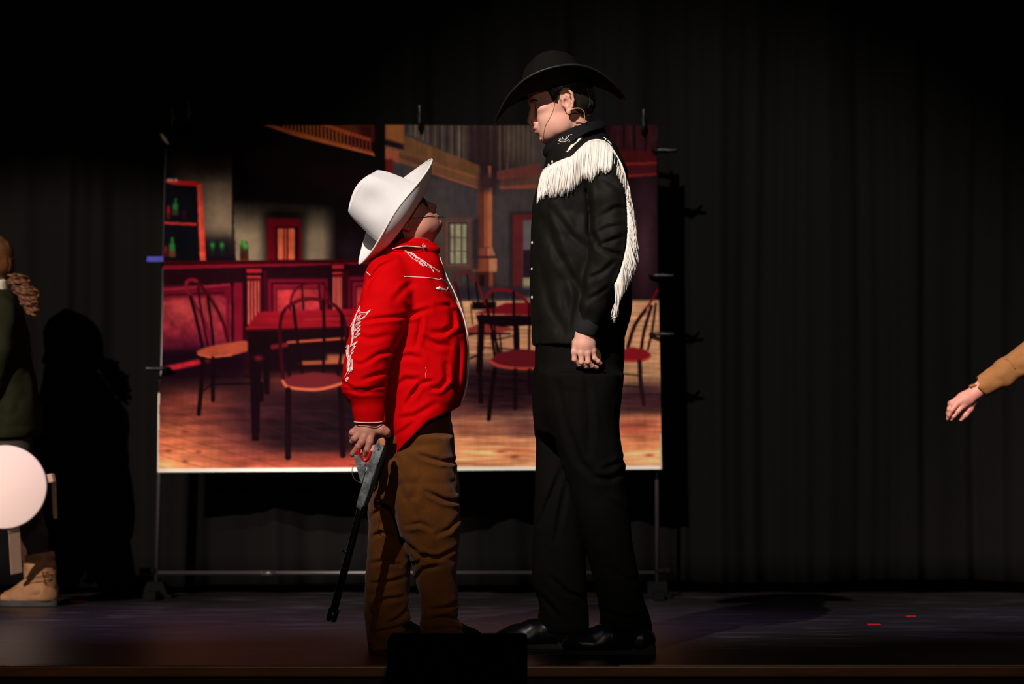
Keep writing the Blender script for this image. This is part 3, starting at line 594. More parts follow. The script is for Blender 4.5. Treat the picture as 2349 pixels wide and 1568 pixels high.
def head_sdf(vox=0.0017, chub=0.0, neck=None):
    s = SDF((-0.125, -0.10, -0.20), (0.125, 0.10, 0.125), vox)
    s.ell((-.014, 0, .034), (.094, .074, .079), .01)
    s.ell((.028, 0, -.018), (.058, .060, .078), .02)
    s.ell((.024, 0, -.055), (.050+chub, .052+chub, .040), .02)
    s.ell((.066, 0, -.083), (.020, .022, .016), .018)
    for q in (-1, 1):
        s.ell((.048, q*.036, -.034), (.030, .024+chub*.6, .030), .016)
        s.ell((.018, q*.050, -.058), (.032, .016+chub*.5, .026), .014); s.ell((.045, q*.032, -.058), (.028, .022+chub*.5, .028), .02); s.ell((.056, q*.022, -.070), (.022, .020, .019), .02)
        s.ell((.058, q*.040, -.004), (.022, .022, .014), .012)
    if chub: s.ell((.026, 0, -.084), (.044, .040, .024), .02); s.ell((.078, 0, -.079), (.014, .017, .012), .010)
    s.cone((.068, -.030, .026), (.078, 0, .020), .011, .012, .012); s.cone((.068, .030, .026), (.078, 0, .020), .011, .012, .012)
    s.ell((.058, 0, .056), (.032, .050, .036), .02)
    for q in (-1, 1): s.ell((.090, q*.031, .004), (.017, .017, .0115), .008, 'c')
    s.chain([(.080, 0, .012), (.090, 0, -.006), (.101, 0, -.024)], [.0075, .0085, .0098], .008)
    s.ell((.098, 0, -.029), (.0125, .0105, .009), .005)
    for q in (-1, 1): s.ell((.090, q*.0125, -.031), (.0095, .0065, .0075), .004)
    for q in (-1, 1): s.ell((.098, q*.0055, -.0375), (.005, .0028, .0035), .002, 'c')
    s.ell((.077, 0, -.051), (.018, .026, .019), .014)          # muzzle
    s.ell((.0912, 0, -.0495), (.0075, .019, .0055), .005)
    s.ell((.0885, 0, -.0610), (.0082, .017, .0065), .005)
    m_ = [(.066, -.027, -.0545), (.084, -.017, -.0552), (.1010, 0, -.0552), (.084, .017, -.0552), (.066, .027, -.0545)]
    s.chain(m_, [.0010, .0012, .0009, .0012, .0010], .0025, 'c')
    for q in (-1, 1): s.cone((.064, q*.029, -.053), (.060, q*.031, -.058), .003, .002, .005, 'c')
    s.ell((.093, 0, -.071), (.006, .018, .003), .008, 'c')
    for q in (-1, 1):
        s.cone((.086, q*.0185, -.030), (.066, q*.036, -.052), .0018, .0014, .008, 'c')   # smile fold
        # eyelids
        s.ell((.0665, q*.031, .004), (.0140, .0150, .0120), .004); s.chain([(.0745, q*.018, .002), (.0815, q*.029, .0015), (.0745, q*.043, .003)], [.0014, .0022, .0014], .0015, 'c')
    nk = neck or ((-.028, 0, -.055), (-.050, 0, -.17), .050, .055)
    s.cone(nk[0], nk[1], nk[2], nk[3], .022)
    s.cone((.010, 0, -.095), tuple(np.array(nk[1])+np.array([.02, 0, .03])), .024, .034, .02)
    # ears
    for q in (-1, 1):
        def E(x, z, w_): return (x-.012, q*(.0655+w_), z-.004)
        s.ell(E(-.001, .002, .003), (.015, .011, .024), .006)
        s.ell(E(-.006, .004, .009), (.0175, .0050, .029), .004, R=rotm('Z', q*14)); s.ell(E(-.004, .017, .010), (.0165, .0060, .018), .004); s.ell(E(.002, .014, .004), (.012, .010, .016), .004)
        s.chain([E(.005, -.001, .009), E(.012, .012, .011), E(.009, .026, .014), E(-.003, .0345, .018), E(-.016, .031, .021), E(-.0235, .016, .022), E(-.023, -.001, .020), E(-.016, -.016, .016), E(-.008, -.026, .012)], [.0032, .0040, .0044, .0046, .0046, .0044, .0040, .0036, .0040], .0022)
        s.chain([E(-.002, .024, .014), E(-.012, .012, .017), E(-.0135, -.003, .016), E(-.008, -.014, .013)], [.0028, .0034, .0032, .0028], .003)
        s.ell(E(-.002, -.028, .010), (.0085, .0045, .0085), .004); s.ell(E(.0085, -.008, .010), (.0045, .004, .006), .003)
        s.ell(E(.0005, -.003, .017), (.0075, .009, .0105), .003, 'c'); s.chain([E(.004, .020, .019), E(-.008, .027, .021), E(-.0185, .014, .024)], [.0030, .0032, .0030], .002, 'c')
    return s
def frame(fwd_sign, pitch, roll, yaw, scale, origin):
    base = Matrix.Rotation(math.pi if fwd_sign < 0 else 0, 4, 'Z')
    M = Matrix.Translation(Vector(origin)) @ base @ Matrix.Rotation(math.radians(yaw), 4, 'Z') @ Matrix.Rotation(math.radians(-pitch), 4, 'Y') @ Matrix.Rotation(math.radians(roll), 4, 'X') @ Matrix.Scale(scale, 4)
    return M
def lipmask(V, Q):
    c = V[Q].mean(1); m = (((c[:, 0]-.088)/.016)**2+(c[:, 1]/.024)**2+((c[:, 2]+.0555)/.0125)**2) < 1
    m &= (c[:, 0] > .078); return m.astype(int)
def coarse(parts, vox=0.009):
    A = np.array([p for c in parts for p in c[0]]); s = SDF(A.min(0)-.14, A.max(0)+.14, vox)
    for pts, rs in parts: s.chain(pts, rs, .02)
    return s.mesh(1)
def join(L):
    V = []; F = []; n = 0
    for v_, f_ in L: V.append(v_); F.append(f_+n); n += len(v_)
    return np.concatenate(V), np.concatenate(F)
def hand_sdf(wrist, knuckles, fingers, thumb, vox=0.0014, rw=0.021, rf=0.0078, rk=.0115, arm=None):
    allp = [wrist]+knuckles+[p for f in fingers for p in f]+thumb+([arm] if arm is not None else [])
    A = np.array(allp); s = SDF(A.min(0)-.035, A.max(0)+.035, vox)
    if arm is not None: s.cone(arm, wrist, rw*1.12, rw, .01)
    W = np.array(wrist); n = len(knuckles)
    for i, k_ in enumerate(knuckles):
        off = (np.array(k_)-np.mean(knuckles, axis=0))*0.35
        s.chain([W+off, (W+off)*.45+np.array(k_)*.55, k_], [rw*.72, rk*1.15, rk*.88], .008)
    mid = (W+np.mean(knuckles, axis=0))/2; s.ell(mid, (rw*.8,)*3, .016)
    f_ = s.like()
    for fi, (k_, pts) in enumerate(zip(knuckles, fingers)):
        sc_ = [1.0, 1.04, 1.0, .88][fi] if n == 4 else 1
        P_ = [k_]+list(pts); m = len(P_); rr = [rf*sc_*(1.14-.34*i/(m-1)) for i in range(m)]
        f2 = s.like(); f2.chain(P_, rr, .0008)
        for j in range(1, m-1): f2.ell(P_[j], (rr[j]*1.03,)*3, .002)
        f_.F = np.minimum(f_.F, f2.F)
    h = np.clip(.5+.5*(s.F-f_.F)/.005, 0, 1); s.F = s.F*(1-h)+f_.F*h-.005*h*(1-h)
    m = len(thumb); s.chain(thumb, [rf*(1.75-.75*i/(m-1)) for i in range(m)], .007)
    return s
def nail(b, tip, prev, nrm, w_=.0052, l_=.008):
    t = np.array(tip)-np.array(prev); t /= np.linalg.norm(t); n = np.array(nrm, float); n -= t*(n @ t); n /= np.linalg.norm(n); c = np.cross(n, t); V = []; g = 5
    for i in range(g):
        for j in range(g):
            u = (i/(g-1)-.5)*2; v = (j/(g-1)-.5)*2; V.append(np.array(tip)+n*(.0062-.0018*u*u)+c*u*w_*(1-.15*v*v)+t*v*l_*.6)
    b.add(V, [(i*g+j, (i+1)*g+j, (i+1)*g+j+1, i*g+j+1) for i in range(g-1) for j in range(g-1)])

def hat(name, mcol, parent, M, a=.100, bw=.080, H=.105, wf=.085, ws=.10, side=.05, front=-.05, back=-.06, top=(.80, .66), dent=.026, edge_m=None, pinch=.012, ridge=0.0, asym=0.0, pw=2.0, dimple=0.0, bulge=0.0):
    def crown_pt(th, t):
        # t 0 base .. 1 shoulder ridge, then to 2 = centre of the top
        c, s_ = math.cos(th), math.sin(th)
        if t <= 1:
            k = t; ra = a*(1-(1-top[0])*k**1.4); rb = bw*(1-(1-top[1])*k**1.3); z = H*(k-0.04*math.sin(k*math.pi))
            if k > .8: q = (k-.8)/.2; ra -= .006*q*q; rb -= .006*q*q
            x, y = ra*c, rb*s_
            f = max(0, c-.45)/.55; pn = pinch*k*math.sin(min(1, abs(math.atan2(s_, c))/0.9)*math.pi)*(1 if c > .3 else 0); y -= pn*np.sign(s_)
            x -= .010*k*k*max(0, c)
            y -= np.sign(s_)*dimple*math.exp(-((abs(th if th < math.pi else 2*math.pi-th)-1.75)/.42)**2)*math.exp(-((k-.72)/.22)**2)
            z += k*(ridge*c*.5)+bulge*k*k*(1-c*c)
        else:
            q = t-1; ra = a*top[0]*.94*(1-q); rb = bw*top[1]*.92*(1-q); x, y = ra*c-.010*max(0, c)*(1-q), rb*s_
            yy_ = abs(y)/(bw*top[1]); z = H*1.0+.010*math.sin(min(1, q*2.2)*math.pi/2)-dent*(1-min(1, yy_/.78)**2)*min(1, q*2.5)
            z += ridge*c*.5*(1-q)+bulge*(1-c*c*(1-q)**2)
        return np.array([x, y, z])
    n = 96; V = []; F = []; rows = 0
    def brim(th, t, under=0.0):
        c, s_ = math.cos(th), math.sin(th); wd = wf*c*c+ws*s_*s_; ra, rb = a+wd*t, bw+wd*t
        sd = abs(s_)**pw; hh = side*sd*(1+asym*np.sign(s_))+(front if c > 0 else back)*(abs(c)**3)
        curl = 1.0*t**1.55; shrink = .22*sd*t*t*max(0, side)/.06
        return np.array([ra*c, rb*s_*(1-shrink*.45), hh*curl-under])
    ts_c = [0, .06, .14, .25, .38, .5, .62, .74, .84, .92, .97, 1.0, 1.05, 1.12, 1.2, 1.3, 1.42, 1.55, 1.7, 1.85, 1.97]
    ring = []
    for t in [1, .96, .88, .76, .62, .48, .34, .2, .08]: ring.append([brim(2*math.pi*k/n, t) for k in range(n)])
    for t in ts_c: ring.append([crown_pt(2*math.pi*k/n, t) for k in range(n)])
    V = [p for r_ in ring for p in r_]; nr = len(ring)
    F = [(i*n+k, i*n+(k+1) % n, (i+1)*n+(k+1) % n, (i+1)*n+k) for i in range(nr-1) for k in range(n)]
    V.append(np.mean(ring[-1], axis=0)); F += [((nr-1)*n+k, (nr-1)*n+(k+1) % n, nr*n) for k in range(n)]
    h = mesh(name, xf(M, V), F, mcol, parent); sm = h.modifiers.new('felt', 'SOLIDIFY'); sm.thickness = .0032; sm.offset = 0
    sb = h.modifiers.new('smooth', 'SUBSURF'); sb.levels = 1; sb.render_levels = 1
    b = MB(); b.tube([xf(M, [brim(2*math.pi*k/n, 1.0)])[0] for k in range(n+1)], .0028, 8, cap=False); b.build('brim_edge', edge_m or mcol, h)
    b = MB(); 
    for off in (0, .010): b.tube([xf(M, [crown_pt(2*math.pi*k/n, .02+off/H)*1.02+np.array([0, 0, .0])])[0] for k in range(n+1)], .0022, 6, cap=False)
    b.build('hat_cord', edge_m or mcol, h)
    return h

# ================================================================== performer in black
g0 = P(1360, 1490, 0)
pA = thing('person', 'taller performer in black fringed shirt, black trousers and black cowboy hat, looking down', 'person', (g0[0], 0, 0))
nose = P(1210, 282, 0); pitch = -14; fw = Vector((-math.cos(math.radians(14)), 0, -math.sin(math.radians(14)))); up = Vector((-math.sin(math.radians(14)), 0, math.cos(math.radians(14))))
oA = Vector(nose)-fw*.111*.915+up*.030
MA = frame(-1, pitch, 0, 4, 1.0, oA) @ Matrix.Diagonal((.915, 1.0, 1.03, 1))
s = head_sdf(neck=((-.028, 0, -.055), (-.035, 0, -.17), .047, .052)); hv, hq = s.mesh(1); lm = lipmask(hv, hq); hvW = xf(MA, hv)
YL, YR = -.19, .20     # shoulder depths
def PL(px, py, y): return P(px, py, y)
co = [([PL(1330, 320, 0), PL(1335, 400, 0), PL(1330, 520, 0), PL(1325, 700, 0), PL(1325, 800, 0)], [.045, .085, .10, .10, .10]),
      ([PL(1385, 365, -.14), PL(1398, 480, -.19), PL(1398, 590, -.20), PL(1362, 700, -.20), PL(1343, 762, -.195)], [.035, .034, .032, .026, .022]),
      ([PL(1385, 365, .14), PL(1398, 480, .19), PL(1398, 590, .20), PL(1362, 700, .20), PL(1343, 762, .195)], [.035, .034, .032, .026, .022]),
      ([PL(1340, 820, -.09), PL(1385, 1100, -.11), PL(1430, 1400, -.12), PL(1430, 1455, -.13)], [.07, .05, .035, .03]),
      ([PL(1300, 820, .07), PL(1290, 1100, .07), PL(1290, 1380, .06), PL(1285, 1440, .06)], [.07, .05, .035, .03])]
cv, cq = coarse(co)
# left hand, back of the hand to the camera, fingers curling back
Yh = -.195
wr = P(1341, 768, Yh)
kn = [P(1318, 806, Yh-.004), P(1333, 809, Yh-.014), P(1348, 809, Yh-.014), P(1360, 804, Yh-.006)]
fg = [[P(1318, 824, Yh-.002), P(1328, 836, Yh+.010), P(1342, 838, Yh+.016)],
      [P(1334, 830, Yh-.014), P(1343, 840, Yh-.002), P(1356, 841, Yh+.010)],
      [P(1349, 829, Yh-.014), P(1358, 839, Yh-.004), P(1369, 843, Yh+.008)],
      [P(1364, 821, Yh-.006), P(1372, 828, Yh-.004), P(1378, 833, Yh+.002)]]
th = [P(1322, 785, Yh+.012), P(1320, 808, Yh+.026), P(1332, 828, Yh+.032), P(1344, 842, Yh+.030)]
hs = hand_sdf(wr, kn, fg, th, rw=.0245, rf=.0073, rk=.0110, arm=P(1347, 745, Yh)); ha = hs.mesh(1)
ha2 = (ha[0]*np.array([1, -1, 1]), ha[1][:, ::-1])
V, F = join([(hvW, hq), (cv, cq), ha, ha2]); fm = np.concatenate([lm, np.zeros(len(F)-len(lm), int)])
mesh('body', V, F, SKIN, pA, slots=[SKIN, LIP], fm=fm)
headA = bvh(hvW, hq)
def eyes(M, parent):
    for q in (-1, 1):
        b = MB(); b.sphere((.0672, q*.031, .0035), (.0138, .0146, .0085), 16, 12); eo = mesh('eye', xf(M, b.v[0]), b.f, M_eye, parent)
        b = MB(); b.sphere((.0772, q*.0325, .0035), (.0040, .0058, .0058), 12, 8); mesh('iris', xf(M, b.v[0]), b.f, M_iris, eo)
        b = MB(); b.tube([xf(M, [p_])[0] for p_ in ((.084, q*.012, .019), (.086, q*.024, .0245), (.079, q*.038, .025), (.069, q*.049, .020))], [.0022, .0034, .003, .0012], 8); b.build('eyebrow', M_dark_hair, parent)
eyes(MA, pA)
def hair(M, parent, m, zl, nstr=500, seed=1, bulk=0.0):
    s = SDF((-0.125, -.10, -.10), (.11, .10, .13), .0022)
    s.ell((-.016, 0, .036), (.100+bulk, .0795+bulk, .085+bulk), .01); s.ell((-.045, 0, -.012), (.066+bulk, .070+bulk, .052), .02)
    s.plane_cut(lambda X, Y, Z: (np.interp(X.ravel(), zl[0], zl[1]).reshape(X.shape)-Z)*.8+0*Y)
    v, q = s.mesh(1); o = mesh('hair', xf(M, v), q, m, parent); t = bvh(v, q); r = random.Random(seed); b = MB()
    for i in range(nstr):
        a0 = r.uniform(-1, 1); x0 = r.uniform(-.12, .05); z0 = r.uniform(.0, .09); side = r.choice((-1, 1))
        pts = []; x, z = x0, z0
        for k in range(7):
            h = t.ray_cast(Vector((x, side*.2, z)), Vector((0, -side, 0)))
            if h[0] is None: break
            pts.append(np.array(h[0])+np.array([0, side*.0009, 0])); x -= .0055+.002*a0; z -= .0075+.003*r.random()
        if len(pts) > 2: b.tube([xf(M, [p_])[0] for p_ in pts], [.0009]*(len(pts)-1)+[.0002], 4, cap=False)
    for i in range(60):
        y = r.uniform(-.055, .055); x, z = -.085, .02; pts = []
        for k in range(7):
            h = t.ray_cast(Vector((-.3, y, z)), Vector((1, 0, 0)))
            if h[0] is None: break
            pts.append(np.array(h[0])+np.array([-.001, 0, 0])); z -= .009
        if len(pts) > 2: b.tube([xf(M, [p_])[0] for p_ in pts], [.0012]*(len(pts)-1)+[.0003], 4, cap=False)
    b.build('hair_strands', m, o)
    return o
hair(MA, pA, M_dark_hair, ([-.13, -.07, -.040, -.034, -.005, .008, .012, .026, .032, .06, .08], [-.052, -.046, -.030, -.004, .020, .018, -.004, .004, .035, .05, .065]))
# shirt
M_blk_sh = mat('black_satin', (19.5, 17.5, 13), rough=0.66, bump=0.3, bscale=22, bdist=0.005, spec=0.12)
M_blk_tr = mat('black_wool', (16, 14.5, 12), rough=0.8, bump=0.3, bscale=14, bdist=0.008, spec=0.04, stretch=(1, 1, .35))
M_wht = mat('white_thread', (236, 228, 218), rough=0.75)
s = SDF((.02, -.29, .83), (.38, .29, 1.50), .004)
s.loft(lofr([(318, 1278, 1395, .060), (330, 1266, 1402, .115), (352, 1254, 1414, .150), (400, 1239, 1424, .172), (450, 1226, 1430, .172), (500, 1218, 1434, .168), (600, 1214, 1440, .165), (650, 1214, 1450, .165), (700, 1216, 1450, .165), (750, 1219, 1440, .165), (793, 1222, 1428, .165)], 0), .02)
s.cone(P(1330, 300, 0), P(1330, 340, 0), .052, .085, .03)
for q in (-1, 1):
    A = [P(x, y, q*d) for x, y, d in ((1372, 362, .125), (1390, 400, .165), (1394, 450, .190), (1400, 530, .200), (1395, 590, .205), (1378, 640, .205), (1361, 700, .200), (1352, 733, .197))]
    if q > 0: A = [P(x, y, q*d) for x, y, d in ((1372, 362, .125), (1385, 400, .165), (1385, 450, .190), (1388, 530, .200), (1380, 590, .205), (1368, 640, .205), (1358, 700, .200), (1345, 733, .197))]
    s.chain(A, [.062, .060, .058, .053, .050, .045, .041, .0345], .014)
s.noise(.07, .004, seed=3); s.noise(.045, .0022, ridged=True, seed=5, ani=(1, 1, 1.4))
s.folds([([(1352, 470), (1352, 530), (1372, 568)], .010, .009), ([(1372, 566), (1400, 556), (1438, 540)], .009, .008), ([(1370, 570), (1400, 584), (1440, 588)], .010, .008), ([(1362, 540), (1395, 525), (1430, 518)], .009, .006),
         ([(1375, 500), (1410, 480), (1438, 478)], .009, .006), ([(1352, 640), (1380, 628), (1410, 600)], .010, .007), ([(1345, 690), (1372, 676), (1400, 655)], .008, .005), ([(1348, 420), (1350, 470)], .010, .008),
         ([(1250, 500), (1280, 580), (1320, 650), (1345, 690)], .018, .009), ([(1268, 480), (1310, 540), (1345, 570)], .016, .007), ([(1240, 600), (1262, 700), (1300, 770)], .018, .006), ([(1335, 600), (1330, 680), (1310, 760)], .016, .006),
         ([(1290, 620), (1300, 700), (1290, 780)], .014, .005), ([(1380, 410), (1410, 430), (1432, 460)], .012, .006)], Yd=-.18)
# sleeve cuff opening: cut below hem plane for torso slopes up to the right
svA, sqA = s.mesh(3); o = mesh('shirt', svA, sqA, M_blk_sh, pA); shA = o; tA = bvh(svA, sqA)
# dark inner cuffs
for q in (-1, 1):
    s = SDF(P(1300, 780, 0)+np.array([0, q*.195-.06, 0]), P(1400, 715, 0)+np.array([0, q*.195+.06, 0]), .0035)
    s.chain([P(1351, 722, q*.197), P(1348, 750, q*.196), P(1345, 764, q*.195)], [.031, .0325, .0315], .005); s.plane_cut(lambda X, Y, Z: (P(1345, 769, -.195)[2]-(X-P(1345, 769, -.195)[0])*.25-Z)+0*Y)
    v, f = s.mesh(4); mesh('cuff', v, f, mat('black_knit', (16, 15, 15), rough=0.9, bump=0.3, bscale=120), shA)
# collar
def band(name, rows, m, parent, thick=.003):
    n = len(rows[0]); V = [p for r_ in rows for p in r_]; F = [(i*n+k, i*n+k+1, (i+1)*n+k+1, (i+1)*n+k) for i in range(len(rows)-1) for k in range(n-1)]
    o = mesh(name, V, F, m, parent); sm = o.modifiers.new('t', 'SOLIDIFY'); sm.thickness = thick; sm.offset = 0
    ss = o.modifiers.new('s', 'SUBSURF'); ss.levels = 2; ss.render_levels = 2; return o
M_col = mat('black_collar', (17, 17, 19), spec=.15, rough=0.7, bump=0.25, bscale=60, bdist=.002)
s = SDF((.08, -.13, 1.40), (.30, .13, 1.56), .003)
def ring_(px0, py0, px1, py1, hy, n=60):   # tilted loop around the neck: left point, right point
    a = P(px0, py0, 0); c = P(px1, py1, 0); o_ = []
    for i in range(n+1):
        t = 2*math.pi*i/n; u_ = .5-.5*math.cos(t); o_.append(a*(1-u_)+c*u_+np.array([0, -hy*math.sin(t), 0])); 
    return o_
s.chain(ring_(1262, 322, 1376, 284, .054), .0065, .0008); s.chain(ring_(1268, 314, 1378, 281, .052), .0055, .0008); s.chain(ring_(1260, 330, 1376, 292, .056), .008, .004); s.chain(ring_(1258, 340, 1380, 303, .064), .010, .006); s.chain(ring_(1257, 350, 1386, 318, .076), .012, .008)
nv, nq = s.mesh(1); mesh('collar_stand', nv, nq, M_col, shA)
# folded collar leaf (near side) and its mirror
for q in (-1, 1):
    top = [P(1274, 326, q*.050), P(1290, 312, q*.066), P(1312, 296, q*.070), P(1338, 280, q*.062), P(1366, 275, q*.040), P(1386, 277, q*.012)]
    midr = [P(1270, 330, q*.062), P(1292, 322, q*.080), P(1318, 308, q*.088), P(1344, 293, q*.082), P(1372, 285, q*.055), P(1392, 285, q*.016)]
    bot = [P(1273, 343, q*.080), P(1296, 335, q*.100), P(1322, 318, q*.108), P(1348, 302, q*.098), P(1376, 296, q*.066), P(1392, 293, q*.018)]
    cl_ = band('collar', [top, midr, bot], M_col, shA, .004)
    if q < 0: dg = bpy.context.evaluated_depsgraph_get(); dg.update(); me_ = cl_.evaluated_get(dg).to_mesh(); cvx = [tuple(v.co+Vector(ORIG[cl_.name])) for v in me_.vertices]; tcol = BVHTree.FromPolygons(cvx, [tuple(p.vertices) for p in me_.polygons])
# embroidery on collar and yoke
def draw(tree, pts, r_, b, off=.0012, n=5, dens=5):
    pp = spline([np.array(p, float) for p in pts], dens) if len(pts) > 2 else [np.array(pts[0], float)*(1-t)+np.array(pts[1], float)*t for t in np.linspace(0, 1, 6)]
    q = [hit(tree, p[0], p[1], off) for p in pp]; q = [x for x in q if x is not None]
    if len(q) > 1: b.tube(q, r_, n)
def zc(x, y): return (1110+x/3.648, 90+y/3.648)
b = MB()
for pts in ([(622, 812), (630, 835), (655, 845), (690, 835), (712, 805), (738, 796)], [(620, 845), (650, 858), (690, 852)], [(617, 876), (650, 872), (690, 868), (720, 850)], [(655, 812), (662, 835)], [(690, 810), (685, 838)], [(630, 818), (645, 832)], [(695, 850), (712, 838)]):
    draw(tcol, [zc(*p) for p in pts], .0011, b)
b.build('collar_embroidery', M_wht, shA)
b = MB(); rr = random.Random(4)
for i in range(26):
    t = i/25; x0, y0 = 700+t*110, 935-t*105; a_ = 26+14*math.sin(t*9)
    draw(tA, [zc(x0-8, y0+a_*.3), zc(x0+6, y0-4), zc(x0+12, y0-a_*.75)], .0022, b, .001)
b.build('yoke_embroidery', M_wht, shA); b = MB()
for pts in ([(1005, 822), (1022, 835), (1012, 848)], [(1035, 848), (1055, 862), (1045, 872)], [(1050, 858), (1070, 880)]): draw(tA, [zc(*p) for p in pts], .0014, b)
b.build('yoke_embroidery', M_wht, shA)
# placket snaps
M_snap = mat('pearl_button', (225, 225, 220), rough=0.25, coat=0.5)
for (x, y, r_) in ((1257.5, 379, 4.2), (1265.5, 371.5, 4.0), (1219.6, 557, 4.2), (1219, 617, 3.8), (1219.4, 682, 4.3)):
    h = hit(tA, x+1.5, y, .001)
    if h is None: continue
    n_ = np.array([-.86, -.5, 0]); b = MB(); b.tube([h, h+n_*.0022], [r_/800, r_/800*.8], 14); b.tube([h+n_*.0021, h+n_*.003], [r_/800*.35, r_/800*.2], 10); b.build('snap_button', M_snap, shA)
# fringe
M_fr = mat('white_fringe', (240, 232, 222), rough=0.8, spec=0.2)
def zig(pt, jit, r, n): 
    out = []
    for k in range(n): out.append(pt[k]+np.array([r.gauss(0, jit), r.gauss(0, jit*.5), 0]))
    return out
r = random.Random(9); b = MB()
top = [(1226, 422), (1232, 412), (1247, 390), (1266, 378), (1281, 371), (1298, 364), (1312, 359), (1330, 341), (1348, 326), (1364, 321), (1380, 322), (1392, 328), (1404, 338)]
bot = [(1214, 494), (1222, 482), (1238, 460), (1254, 456), (1268, 455), (1285, 456), (1302, 452), (1327, 428), (1342, 414), (1356, 420), (1374, 398), (1388, 402), (1402, 392)]
T = np.array(top, float); B_ = np.array(bot, float); par = np.linspace(0, 1, len(top))
def at_(t, A): return np.array([np.interp(t, par, A[:, 0]), np.interp(t, par, A[:, 1])])
def strand(b, tree, p0, p1, r_, lift, bend, gravity=None, foot=None):
    q = []; last = None; n = 8
    for k in range(n):
        t = k/(n-1); p_ = p0*(1-t)+p1*t+np.array([bend*math.sin(math.pi*t), 0]); h = hit(tree, p_[0], p_[1], .002+lift*(.3+.7*t))
        if h is None:
            if last is None: return
            h = P(p_[0], p_[1], last[1])
        if last is not None and h[1] > last[1]+.012: h = P(p_[0], p_[1], last[1]+.006)
        q.append(h); last = h
    b.tube(q, [r_]*(n-1)+[r_*.7], 5)
for lay in range(3):
    for i in range(150):
        t = (i+r.random()*.9)/150; 
        cl = math.sin(i*.55)*.5+math.sin(i*.21)*.5
        p0 = at_(t, T); p1 = at_(min(1, max(0, t+r.gauss(0, .006)+.004*cl)), B_); L = 1-.14*r.random()-.10*max(0, cl)-.04*(lay == 2)
        p1 = p0+(p1-p0)*L
        strand(b, tA, p0, p1, .00105+.0003*r.random(), .003+.006*lay*r.random(), r.gauss(0, 1.5))
o = b.build('chest_fringe', M_fr, shA); tag(o, kind='stuff')
b = MB(); draw(tA, [tuple(p) for p in top], .0024, b, .002, 6); b.build('fringe_heading', M_fr, shA)
seam = np.array([(1398, 332), (1408, 345), (1420, 366), (1428, 390), (1433, 420), (1437, 450), (1439, 490), (1440, 530), (1438, 560), (1432, 590), (1424, 620), (1414, 645), (1410, 652)], float)
out_ = np.array([(1420, 372), (1427, 388), (1436, 415), (1444, 440), (1453, 485), (1461, 515), (1465, 540), (1467, 565), (1464, 600), (1455, 630), (1440, 660), (1422, 690), (1412, 734)], float)
par = np.linspace(0, 1, len(seam)); b = MB()
for lay in range(3):
    for i in range(150):
        t = (i+r.random())/150; p0 = at_(t, seam); po = at_(min(1, t), out_)
        L = 66+26*r.random(); fr_ = r.random()**.8; end = p0+(po-p0)*fr_ if False else np.array([p0[0]+(po[0]-p0[0])*(.35+.65*fr_), p0[1]+L*(.55+.45*fr_)])
        if t > .62: end[0] = min(end[0], np.interp(end[1], out_[:, 1], out_[:, 0])); end[0] = max(end[0], np.interp(end[1], [560, 600, 640, 655, 700, 735], [1443, 1436, 1418, 1411, 1404, 1406]))
        else: end[0] = min(end[0], np.interp(end[1], out_[:, 1], out_[:, 0])+r.random()*2)
        yb = -.20-.03*r.random()-.02*lay*.5; h = hit(tA, p0[0]-3, p0[1], .003); a_ = P(p0[0], p0[1], h[1] if h is not None else -.19)
        q = []
        for k in range(7):
            u_ = k/6; x = p0[0]*(1-u_)+end[0]*u_+6*math.sin(math.pi*u_)*(1 if t < .6 else .2)+r.gauss(0, .35); y = p0[1]*(1-u_)+end[1]*u_
            q.append(P(x, y, a_[1]*(1-u_)+(yb)*u_))
        b.tube(q, [.00115]*6+[.0007], 5)
for (x0, y0, x1, y1, x2, y2) in ((1413, 690, 1402, 725, 1412, 700), (1415, 690, 1406, 728, 1419, 698)):
    b.tube(spline([P(x0, y0, -.225), P((x0+x1)/2-2, (y0+y1)/2, -.228), P(x1, y1, -.228), P(x2-1, y1-6, -.228), P(x2, y2, -.226)], 5), .0011, 5)
for k in range(7): b.tube([P(1411+r.gauss(0, 2), 700, -.225), P(1409+r.gauss(0, 2), 720, -.227), P(1408+r.gauss(0, 2), 736+r.gauss(0, 3), -.226)], .0012, 5)
o = b.build('sleeve_fringe', M_fr, shA); tag(o, kind='stuff')
# trousers
s = SDF((-.0, -.27, -.01), (.43, .25, .90), .0045)
s.loft(lofr([(770, 1228, 1434, .150), (820, 1226, 1434, .155), (880, 1226, 1428, .160), (940, 1226, 1420, .155), (990, 1230, 1418, .13)], 0), .03)
s.loft(lofr([(860, 1250, 1428, .085), (960, 1262, 1418, .088), (1020, 1275, 1425, .085), (1075, 1290, 1436, .082), (1110, 1305, 1438, .080), (1200, 1325, 1448, .078), (1265, 1343, 1456, .074), (1330, 1362, 1470, .070), (1385, 1376, 1482, .070), (1420, 1380, 1494, .076), (1450, 1370, 1498, .082), (1468, 1372, 1496, .078)], -.105), .035)
s.loft(lofr([(860, 1226, 1380, .085), (960, 1226, 1370, .085), (1100, 1226, 1350, .080), (1180, 1226, 1345, .078), (1250, 1221, 1344, .075), (1320, 1219, 1345, .072), (1360, 1224, 1348, .070), (1385, 1240, 1350, .068), (1402, 1232, 1352, .066), (1430, 1228, 1352, .070), (1452, 1236, 1352, .066)], .065), .035)
s.noise(.09, .004, seed=13, ani=(1, 1, 2.2)); s.noise(.05, .0022, ridged=True, seed=15, ani=(1, 1, 2))
